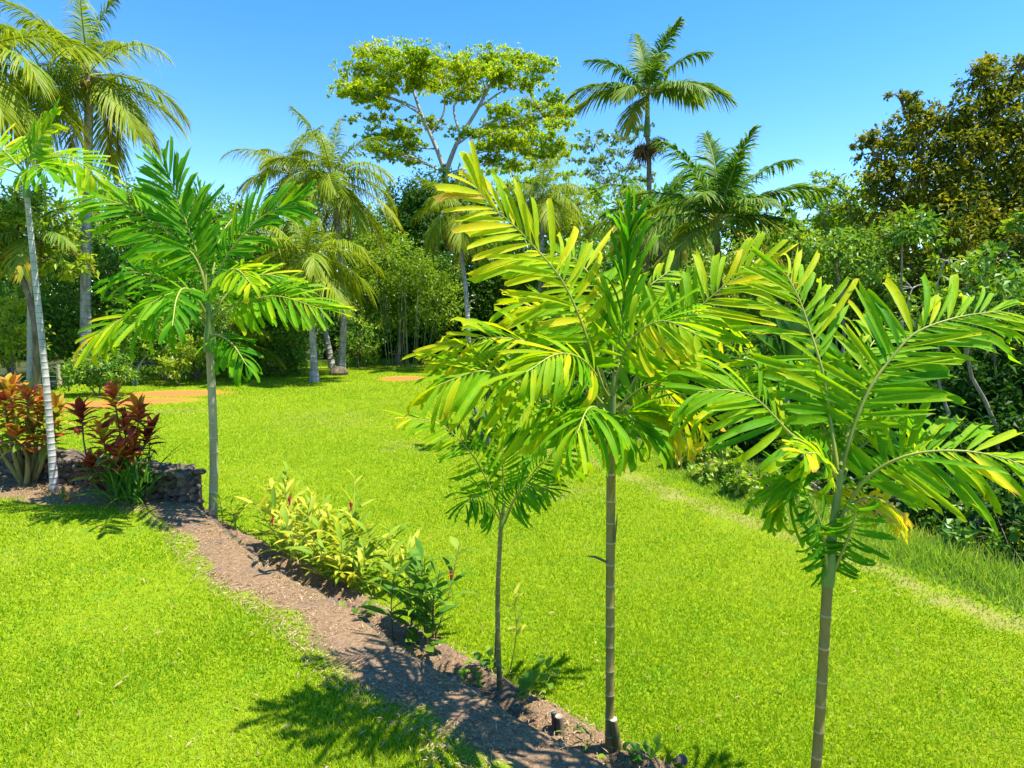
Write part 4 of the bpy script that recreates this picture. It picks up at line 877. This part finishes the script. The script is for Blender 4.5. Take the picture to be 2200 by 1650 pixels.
tree('green shrub at the wood edge left of the lawn palm', 540, 30, [(560, 740, 70, 50), (620, 720, 60, 50), (510, 770, 60, 28), (590, 775, 60, 24)], .2, 'leaf', .35, .06, name='shrub', cat='shrub', group=WL, stems=3)
tree('dark low shrub in the shade right of the left palm trunk', 480, 31, [(480, 680, 70, 70), (560, 660, 70, 60), (610, 640, 60, 60), (520, 590, 70, 50)], .22, 'leaf', .3, .1, group=WL)
tree('green tree with open crown above the low coconut palm', 500, 38, [(480, 480, 70, 40), (560, 500, 70, 50), (620, 560, 70, 60), (530, 560, 80, 50)], .24, 'leaf', .5, .15, group=WL)
# middle wood
tree('round yellow-green tree in the middle of the wood edge', 850, 37, [(830, 560, 70, 60), (890, 590, 70, 60), (800, 620, 60, 60), (860, 660, 80, 60), (780, 540, 40, 50), (930, 650, 60, 60)], .24, 'leaf_lime', .3, .17, group=WM, dens=1.1)
tree('taller green tree behind the yellow-green one', 830, 44, [(800, 490, 70, 50), (870, 520, 80, 60), (750, 540, 60, 60)], .26, 'leaf', .62, .18, group=WM)
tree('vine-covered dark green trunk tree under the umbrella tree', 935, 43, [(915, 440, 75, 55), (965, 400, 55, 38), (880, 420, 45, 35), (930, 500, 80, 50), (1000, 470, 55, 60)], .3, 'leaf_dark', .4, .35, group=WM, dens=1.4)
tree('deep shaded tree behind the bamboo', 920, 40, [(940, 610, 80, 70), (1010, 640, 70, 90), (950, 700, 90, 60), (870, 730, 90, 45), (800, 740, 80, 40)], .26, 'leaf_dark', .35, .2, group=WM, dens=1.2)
tree('bright green small shrub at the foot of the middle wood', 780, 34.5, [(775, 720, 42, 42), (745, 745, 35, 30), (800, 755, 30, 20)], .18, 'leaf', .62, .05, name='shrub', cat='shrub', group=WM, stems=3)
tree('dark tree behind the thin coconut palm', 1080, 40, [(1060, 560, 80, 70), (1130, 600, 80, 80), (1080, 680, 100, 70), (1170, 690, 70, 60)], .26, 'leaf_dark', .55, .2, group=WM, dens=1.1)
tree('feathery yellow-green bamboo-like tree right of the umbrella tree', 1255, 38, [(1240, 440, 55, 50), (1270, 500, 65, 60), (1215, 520, 50, 60), (1180, 460, 50, 55)], .24, 'leaf_lime', .55, .12, group=WM, aspect=.28)
tree('green tree behind the middle palm crown', 1290, 34, [(1250, 580, 90, 60), (1330, 560, 80, 60), (1240, 650, 90, 60), (1330, 640, 80, 60)], .24, 'leaf', .42, .15, group=WM)
# right wood
tree('yellow-green round shrub beneath the full feather palm', 1590, 21, [(1590, 575, 55, 38), (1560, 610, 45, 35)], .16, 'leaf_lime', .6, .08, group=WR)
tree('tangled green tree filling the gap behind the feather palms', 1480, 25, [(1400, 540, 80, 60), (1480, 560, 70, 60), (1430, 620, 100, 60), (1540, 650, 90, 60), (1380, 470, 60, 50)], .2, 'leaf', .42, .13, group=WR)
tree('light green open tree with thin pale stem at the right', 1800, 19, [(1780, 400, 38, 28), (1830, 430, 60, 40), (1770, 460, 55, 40), (1850, 490, 75, 50), (1760, 530, 65, 45)], .17, 'leaf_lime', .45, .055, 'bark_grey', group=WR, dens=.75, limbs=9)
tree('dense mid green tree right of the feather palm', 1720, 18, [(1680, 540, 65, 50), (1740, 590, 80, 60), (1820, 590, 80, 70), (1660, 620, 70, 60), (1880, 570, 60, 60)], .13, 'leaf', .58, .1, group=WR, aspect=.65)
tree('shady green tree behind the right palm fronds', 1780, 17, [(1720, 690, 90, 60), (1820, 700, 90, 70), (1900, 680, 80, 70), (1640, 700, 70, 60)], .24, 'leaf', .45, .07, 'bark_grey', group=WR, stems=3, aspect=.4)
tree('big olive-leaved tree towering at the right picture edge', 2080, 16, [(1950, 250, 45, 35), (1985, 300, 75, 45), (2110, 180, 48, 45), (2120, 260, 70, 55), (2190, 230, 60, 60), (1900, 330, 50, 30), (2070, 330, 80, 50), (2170, 340, 80, 70), (1960, 390, 85, 42), (2060, 430, 95, 50), (2170, 450, 90, 65), (2270, 350, 90, 110), (2035, 250, 45, 40), (1875, 390, 50, 32), (2000, 450, 90, 45), (1900, 450, 70, 40), (1855, 300, 32, 18), (2110, 145, 30, 22), (2190, 150, 45, 40), (2120, 480, 110, 50), (1935, 215, 26, 16)], .125, 'leaf_olive', .52, .11, group=WR, dens=1.5, limbs=8)
tree('dark evergreen tree below the olive crown at the right edge', 2140, 15, [(2000, 500, 90, 50), (2100, 540, 100, 60), (2200, 560, 90, 70), (1960, 580, 70, 55), (2060, 640, 110, 60), (2180, 680, 90, 70), (2280, 620, 90, 110)], .15, 'leaf_olive', .34, .10, 'bark_brown', group=WR, dens=1.2, aspect=.45)
tree('lime-green leafy tree branch mass in front of the dark evergreen', 1960, 13.5, [(1960, 620, 60, 40), (2030, 560, 50, 35), (1920, 680, 60, 40)], .15, 'leaf_lime', .35, .05, 'bark_grey', group=WR, dens=.6, aspect=.45)
tree('mid green heart-leaved climber hanging before the right thicket', 2150, 11.5, [(2120, 560, 50, 45), (2170, 640, 45, 60), (2100, 680, 40, 50), (2190, 500, 45, 40)], .13, 'leaf', .5, .03, 'bark_brown', 'climber', 'plant', WR, dens=.6, aspect=.8)
tree('thicket coloured black-green for the deep shade at the right edge', 2120, 18, [(2000, 740, 100, 80), (2120, 780, 110, 90), (2220, 800, 110, 110), (1930, 820, 80, 80), (2050, 880, 110, 60), (2180, 930, 100, 60)], .18, 'leaf_dark', .1, .1, group=WR, dens=1.0, stems=3)  # deep shade of the hollows is put into the near-black leaf tint
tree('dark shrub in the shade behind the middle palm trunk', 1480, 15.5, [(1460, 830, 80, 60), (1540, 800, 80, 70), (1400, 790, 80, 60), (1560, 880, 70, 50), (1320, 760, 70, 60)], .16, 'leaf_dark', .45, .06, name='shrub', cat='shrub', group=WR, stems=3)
tree('green shrub behind the left frond of the right palm', 1640, 14, [(1620, 780, 80, 60), (1700, 800, 80, 60), (1650, 870, 80, 50), (1740, 880, 70, 60)], .15, 'leaf', .3, .05, name='shrub', cat='shrub', group=WR, stems=3)
tree('leafy bush on the lawn left of the middle palm with yellow-green leaves', 1040, 14.0, [(1030, 820, 50, 38), (1065, 840, 44, 32), (990, 795, 38, 32), (1080, 790, 45, 40)], .15, 'leaf_lime', .4, .035, name='shrub', cat='shrub', group=WR, stems=4, dens=.8)
tree('dark leafy bush behind the fronds of the middle palm', 1180, 15, [(1150, 790, 70, 50), (1220, 800, 70, 60), (1270, 830, 60, 60), (1180, 840, 60, 40)], .16, 'leaf', .25, .05, name='shrub', cat='shrub', group=WR, stems=3)
for i, (px, py, rx, ry, Y, m, t, lab) in enumerate([
        (1490, 980, 45, 30, 12.6, 'leaf', .6, 'bright leafy plant at the grass edge below the middle palm fronds'), (1545, 1010, 50, 32, 11.4, 'leaf', .66, 'bright broad-leaved plant second along the right grass edge'),
        (1610, 1040, 45, 30, 10.6, 'leaf', .58, 'broad-leaved plant third along the right grass edge'), (1680, 1060, 45, 30, 10.2, 'leaf', .5, 'small leafy shrub at the grass edge left of the right palm'),
        (1900, 1080, 70, 40, 10.2, 'leaf', .35, 'dark weedy shrub behind the right palm trunk'), (2030, 1090, 80, 45, 10.0, 'leaf', .3, 'weedy shrub under the low right frond'),
        (2150, 1140, 80, 50, 9.0, 'leaf', .32, 'weedy shrub at the right picture edge above the tall grass'), (1600, 930, 70, 55, 13.2, 'leaf_dark', .7, 'dark leafy shrub behind the bright plants at the right')]):
    Y = G(px, py + ry * .75)[1]
    tree(lab, px, Y, [(px, py - ry * .2, rx * 1.25, ry * 1.3), (px + rx * .7, py + ry * .3, rx * .9, ry * .8), (px - rx * .7, py + ry * .3, rx * .8, ry * .7)], .13, m, t + .08, .02, name='shrub', cat='shrub', group='low plants along the right lawn edge', stems=3, dens=.9, aspect=.7)
# banana plant behind the right palm
bb = gb_(1690, 900, 12.6); root = thing('banana_plant', 'blue-green banana plant behind the fronds of the right palm', 'plant', bb)
hub = D(1690, 800, 12.6); ringed_trunk(root, bb, np.array([bb, (bb + hub) / 2, hub]), .09, .06, M['shaft'], .3, .2)
for k, (x, y, dy) in enumerate([(1655, 660, 0), (1690, 650, .3), (1735, 660, -.2), (1640, 720, -.4), (1760, 720, .2), (1700, 700, -.6)]):
    p = D(x, y, 12.6 + dy); put_leaf('leaf', ROUND[k % 3], root, hub, p - hub, unit(np.array([0, -.7, .7]) + .2 * rnd_dir(1)[0]), np.linalg.norm(p - hub) * 1.15, .42, .12, bb)
for px, Y, h, lab in ((1000, 15, .9, 'large dark taro leaves at the lawn corner behind the middle palm'), (985, 31, .9, 'broad green leaves beside the thin coconut trunk')):
    g_ = gb_(px, 800, Y); root = thing('taro_plant', lab, 'plant', g_)
    for k in range(9):
        a = random.uniform(0, 6.28); e = random.uniform(.7, 1.4); d = np.array([math.cos(a) * math.cos(e), math.sin(a) * math.cos(e), math.sin(e)]); p = g_ + d * h * random.uniform(.7, 1.1)
        mb = MB(); tube(mb, [g_ - UP * .05, (g_ + p) / 2, p], [.02, .015, .01], 5); st = link('stem', mb.mesh('stem', M['rachis'], g_), root)
        put_leaf('leaf', random.choice(ROUND), st, p, np.array([d[0], d[1], -.5]), UP + d * .5, .5, .36, random.uniform(.05, .3), g_)
# slim pale trunks showing in the right wood
for i, (x0, y0, x1, y1, Y, r) in enumerate([(1790, 850, 1794, 560, 13.8, .045), (1830, 830, 1822, 600, 13.6, .028), (2030, 980, 2022, 700, 10.6, .035), (2140, 960, 2128, 640, 10.2, .04), (1700, 820, 1703, 540, 14.6, .025), (1930, 800, 1938, 520, 13.0, .03)]):
    b0 = gb_(x0, y0, Y); t_ = D(x1, y1, Y); root = thing('sapling', ['pale slim trunk directly left of the right palm crown', 'thin dark pole stem right of the pale slim trunk', 'pale slim trunk above the low right frond', 'slim trunk nearest the right picture edge', 'hair-thin stem left of the pale slim trunk', 'thin stem left of the dark evergreen tree'][i], 'tree', b0, 'slim trunks in the right wood')
    mb = MB(); tube(mb, catmull([b0 - UP * .2, b0 * .65 + t_ * .35 + np.array([random.gauss(0, .12), 0, 0]), b0 * .3 + t_ * .7 + np.array([random.gauss(0, .14), 0, 0]), t_], 9), np.linspace(r, r * .6, 9), 7); link('trunk', mb.mesh('trunk', M['bark_sapling'], b0), root)
    mb = MB(); blob(mb, t_ + UP * .25, np.array([.7, .7, .5]), 500, .14, .5); stuff(link('crown', mb.mesh('crown', M['leaf'], b0, smooth=False), root))
# bamboo
bb = gb_(860, 772, 35); root = thing('bamboo_clump', 'clump of thin pale bamboo culms at the shaded wood edge', 'bamboo', bb)
for k in range(14):
    x0 = 832 + k * 6 + random.uniform(-4, 4); p0 = gb_(x0, 772, 35 + random.uniform(-.5, .5)); p1 = D(x0 + (x0 - 865) * .55 + random.gauss(0, 12), random.uniform(560, 640), 35)
    mb = MB(); P = catmull([p0 - UP * .2, (p0 + p1) / 2, p1], 14); tube(mb, P, np.where(np.arange(14) % 2 == 0, .026, .022) * np.linspace(1.1, .6, 14), 6, (np.arange(14) % 2) * .5); link('culm', mb.mesh('culm', M['culm'], bb), root)
mb = MB()
for (px, py, rx, ry) in ((860, 560, 60, 40), (920, 590, 60, 50), (810, 600, 50, 45), (880, 640, 60, 40)): px_blob(mb, px, py, rx, ry, 35.2, .24, .45, .55, aspect=.22)
stuff(link('foliage', mb.mesh('foliage', M['leaf_lime'], bb, smooth=False), root))

# ------------------------------------------------------------------ umbrella trees
def umbrella(label, Y, skel, pads, leaf, mat, t0, base_px, bark='bark_grey', r0=.55, dens=1.0):
    base = gb_(base_px[0], 700, Y); root = thing('umbrella_tree', label, 'tree', base, 'flat-topped umbrella trees')
    tk = MB(); nodes = []
    for path, ra, rb_ in skel:
        P = [base - UP * .3 if (i == 0 and q == 'base') else D(q[0], q[1], Y + (q[2] if len(q) > 2 else 0)) for i, q in enumerate(path)]
        C_ = catmull(P, 5 * len(P)); tube(tk, C_, np.linspace(ra, rb_, len(C_)) * .68, 8, cap=False); nodes += [(p, r) for p, r in zip(C_[len(C_) // 3:], np.linspace(ra, rb_, len(C_))[len(C_) // 3:])]
    pos = np.array([p for p, _ in nodes]); rr = np.array([r for _, r in nodes]); mb = MB()
    for (px, py, rx, ry, *o) in pads:
        dY = o[0] if o else random.uniform(-6, 6); c = D(px, py, Y + dY); k = mpp(Y); rad = np.array([rx * k * 1.15, rx * k, ry * k * .72])
        n = int(dens * 2.1 * rx * rx * k * k / (leaf * leaf * .13)); cp = blob(mb, c, rad, n, leaf, t0 + random.gauss(0, .06), 0, clump=15, flat=.45, spread=.12, hollow=.0, aspect=.6)
        below = pos[:, 2] < c[2] + .3; dd = np.linalg.norm(pos - c, axis=1) + np.where(below, 0, 1e3); j = np.argmin(dd); r1 = min(rr[j] * .4, .07)
        s = c - UP * rad[2] * .6; mid = pos[j] * .45 + s * .55 + np.array([0, 0, np.linalg.norm(s - pos[j]) * .06]); tube(tk, catmull([pos[j], mid, s], 8), np.linspace(r1, r1 * .5, 8), 6, cap=False)
        fan_limbs(tk, s, cp[RNG.permutation(len(cp))[:9]], r1 * .42, .018, 0, 5, 5, .03)
    link('trunk', tk.mesh('trunk', M[bark], base), root); stuff(link('crown', mb.mesh('crown', M[mat], base, smooth=False), root)); return root
umbrella('huge flat-crowned umbrella tree with forked white limbs against the sky', 58,
    [(['base', (958, 520), (957, 372)], .6, .42), ([(957, 372), (936, 315), (905, 245), (886, 190), (868, 140, -2)], .34, .09), ([(957, 372), (983, 305), (1024, 238), (1060, 175), (1110, 140, 2)], .36, .09),
     ([(925, 290), (955, 235), (945, 170), (930, 130, 3)], .16, .06), ([(990, 295), (975, 230), (1000, 175), (1010, 130, -3)], .17, .06), ([(1030, 230), (1090, 190), (1150, 175, 2)], .15, .05), ([(905, 245), (850, 215), (790, 200, -3)], .15, .05),
     ([(940, 320), (890, 315), (845, 290, 3)], .12, .05), ([(983, 310), (1050, 265), (1120, 250, -2)], .14, .05), ([(1010, 375), (1015, 330), (1035, 290)], .14, .08)],
    [(820, 112, 62, 20), (890, 118, 60, 20), (780, 145, 50, 18), (850, 150, 70, 20), (930, 140, 60, 20), (990, 150, 60, 18), (1050, 122, 55, 17), (1110, 125, 55, 20), (1160, 140, 42, 18), (765, 180, 45, 16), (830, 190, 50, 15), (1080, 160, 60, 18), (1130, 180, 55, 16), (960, 180, 70, 15), (900, 185, 45, 14), (735, 200, 32, 12), (1020, 190, 50, 14),
     (1195, 210, 40, 18), (1150, 225, 50, 14), (1215, 235, 30, 14), (1090, 235, 45, 12), (790, 215, 40, 12), (850, 280, 50, 14), (815, 295, 38, 14), (1060, 270, 50, 13), (1120, 270, 50, 14), (1165, 290, 45, 16), (870, 310, 45, 14), (830, 330, 35, 14), (930, 270, 35, 10), (1000, 285, 35, 11), (1080, 310, 50, 14), (1140, 325, 45, 14), (1190, 320, 40, 16), (1050, 340, 40, 12), (760, 255, 22, 8), (1110, 350, 45, 14)] + [(random.uniform(760, 1190), random.uniform(120, 215), random.uniform(30, 50), 9) for _ in range(10)] + [(random.uniform(1000, 1220), random.uniform(225, 350), random.uniform(28, 42), 9) for _ in range(14)] + [(random.uniform(780, 920), random.uniform(225, 345), random.uniform(24, 36), 8) for _ in range(10)],
    .27, 'leaf_albizia', .55, (958,))
umbrella('smaller distant umbrella tree behind the tallest palm', 80, [(['base', (1335, 560), (1330, 440)], .4, .3), ([(1330, 440), (1315, 380), (1290, 330), (1275, 300)], .22, .06), ([(1330, 440), (1345, 370), (1370, 320), (1385, 290)], .22, .06), ([(1320, 400), (1270, 360), (1250, 330)], .12, .05)],
    [(1285, 292, 40, 9), (1340, 300, 38, 9), (1370, 275, 35, 9), (1255, 318, 35, 9), (1320, 330, 38, 8), (1380, 325, 35, 8), (1290, 345, 36, 8), (1350, 360, 40, 9), (1260, 370, 36, 9), (1310, 385, 36, 8), (1380, 385, 34, 10), (1240, 345, 26, 8), (1270, 410, 40, 12), (1350, 410, 40, 12)], .36, 'leaf_pale', .5, (1335,), r0=.4, dens=.6)
umbrella('second distant umbrella tree between the big one and the tallest palm', 74, [(['base', (1110, 560), (1105, 440)], .4, .3), ([(1105, 440), (1085, 400), (1060, 375)], .2, .06), ([(1105, 440), (1140, 390), (1180, 360)], .2, .06)],
    [(1060, 368, 40, 10), (1110, 360, 40, 10), (1180, 350, 40, 11), (1215, 375, 36, 11), (1140, 390, 45, 11), (1090, 400, 40, 10), (1210, 410, 40, 14), (1050, 420, 45, 16)], .34, 'leaf_albizia', .45, (1110,), r0=.4, dens=.7)
# far wood that reads as one mass
mb = MB()
for px in range(-500, 2800, 62):
    y0 = np.interp(px, [-500, 0, 300, 520, 700, 1000, 1250, 1700, 2800], [400, 440, 455, 485, 500, 455, 425, 430, 360]) + random.uniform(-14, 18)
    for k in range(5):
        px_blob(mb, px + random.uniform(-20, 20), y0 + 40 + 70 * k, 75, 66, 62 + random.uniform(-5, 5), .75, .42 + random.gauss(0, .12), .8)
o = stuff(link('distant_wood', mb.mesh('distant_wood', M['leaf'], smooth=False))); tag(o, 'unbroken green wood closing the view behind all the palms', 'wood')
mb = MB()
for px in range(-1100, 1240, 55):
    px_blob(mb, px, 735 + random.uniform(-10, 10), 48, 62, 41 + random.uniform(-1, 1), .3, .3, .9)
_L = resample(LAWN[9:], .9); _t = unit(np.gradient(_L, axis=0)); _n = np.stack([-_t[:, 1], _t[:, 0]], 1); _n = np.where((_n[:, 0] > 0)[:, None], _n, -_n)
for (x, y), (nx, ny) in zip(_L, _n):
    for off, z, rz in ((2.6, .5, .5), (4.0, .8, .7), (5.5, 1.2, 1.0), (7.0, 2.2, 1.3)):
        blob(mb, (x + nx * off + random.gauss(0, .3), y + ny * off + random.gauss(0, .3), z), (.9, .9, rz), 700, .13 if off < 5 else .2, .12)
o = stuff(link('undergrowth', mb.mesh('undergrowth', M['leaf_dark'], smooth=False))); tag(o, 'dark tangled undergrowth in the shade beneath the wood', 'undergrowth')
# ------------------------------------------------------------------ verge, fence, dead wood
n = 60000; u = RNG.random(n); Lp = resample(LAWN[9:], .2); kk = (u * (len(Lp) - 1)).astype(int); tn = unit(np.gradient(Lp, axis=0)); nn_ = np.stack([-tn[:, 1], tn[:, 0]], 1)
nn_ = np.where((nn_[:, 0] > 0)[:, None], nn_, -nn_); off = RNG.normal(.35, .42, n); xyv = Lp[kk] + nn_[kk] * off[:, None] + RNG.normal(0, .08, (n, 2))
h = np.clip(.045 + .20 * np.clip((off + .3) / 1.2, 0, 1), .04, .35) * RNG.uniform(.5, 1.2, n)
o = blades('verge_grass', np.column_stack([xyv, np.zeros(n)]), h, .007 + .0012 * np.hypot(xyv[:, 0], xyv[:, 1]), .5 + .2 * low_noise(xyv, 1.1) + RNG.normal(0, .2, n), M['verge'], 1.0); tag(o, 'longer pale grass fringing the wood along the right lawn edge', 'grass')
n = 14000; Lp = resample(LAWN[2:10], .3); kk = (RNG.random(n) * (len(Lp) - 1)).astype(int); xyv = Lp[kk] + RNG.normal(0, .45, (n, 2)) + np.array([0, .3])
o = blades('verge_grass', np.column_stack([xyv, np.zeros(n)]), RNG.uniform(.08, .4, n), np.full(n, .035), .35 + RNG.normal(0, .2, n), M['verge'], 1.0); tag(o, 'tufts of longer grass along the far lawn edge', 'grass')
for i, (a, b_, r) in enumerate([((1905, 1138, 9.4), (2085, 1132, 9.2), .014), ((1905, 1136, 9.5), (2040, 1185, 8.9), .012), ((1960, 1110, 9.6), (2015, 1190, 9.0), .012), ((1990, 1162, 9.1), (2095, 1122, 9.6), .013), ((1716, 1052, 10.8), (1768, 1074, 10.4), .016), ((1975, 880, 12.4), (2032, 985, 12.2), .025), ((2070, 1105, 9.6), (2200, 1062, 9.9), .012), ((2080, 1142, 9.2), (2210, 1180, 8.8), .011)]):
    p0, p1 = D(*a), D(*b_); p0[2] = max(p0[2], .05); p1[2] = max(p1[2], .05)
    mb = MB(); P = catmull([p0, p0 * .6 + p1 * .4 + np.array([0, 0, .1]), p1], 9); tube(mb, P, np.linspace(r, r * .5, 9), 6)
    q0, q1 = P[5], P[5] + (p1 - p0) * .3 + np.array([.1, .1, .22]); tube(mb, catmull([q0, (q0 + q1) / 2, q1], 5), np.linspace(r * .6, r * .25, 5), 5)
    o = link('fallen_branch', mb.mesh('fallen_branch', M['bark_grey'], (0, 0, 0)))
    tag(o, ['long pale dead branch arching over the tall grass right of the right palm', 'dead branch sloping down towards the right lawn edge', 'short steep dead twig crossing the other branches', 'brown dead branch rising to the right over the tall grass', 'short pale dead branch behind the leaves left of the right palm', 'leaning dead pole in the dark thicket', 'grey twig high in the shade at the right edge', 'grey twig low at the right picture edge'][i], 'branch', 'dead branches along the right lawn edge')
fb = gb_(30, 822, 26.0); root = thing('wire_fence', 'wooden post and wire fence at the left edge behind the ti plants', 'fence', fb)
for x in (-170, -70, 32, 128):
    p = gb_(x, 822, 26); mb = MB(); tube(mb, [p - UP * .1, p + UP * .45, p + UP * .92], [.10, .095, .09], 8); link('post', mb.mesh('post', M['post'], fb), root)
for z in (.2, .42, .64, .82):
    mb = MB(); tube(mb, [gb_(x, 822, 25.9) + UP * z for x in np.linspace(-170, 128, 7)], .012, 5); link('wire', mb.mesh('wire', M['wire'], fb), root)
g_ = G(359, 818); post_stub(g_, g_ + UP * .42, .19, 'brown sawn stump on the grass behind the red earth patch')
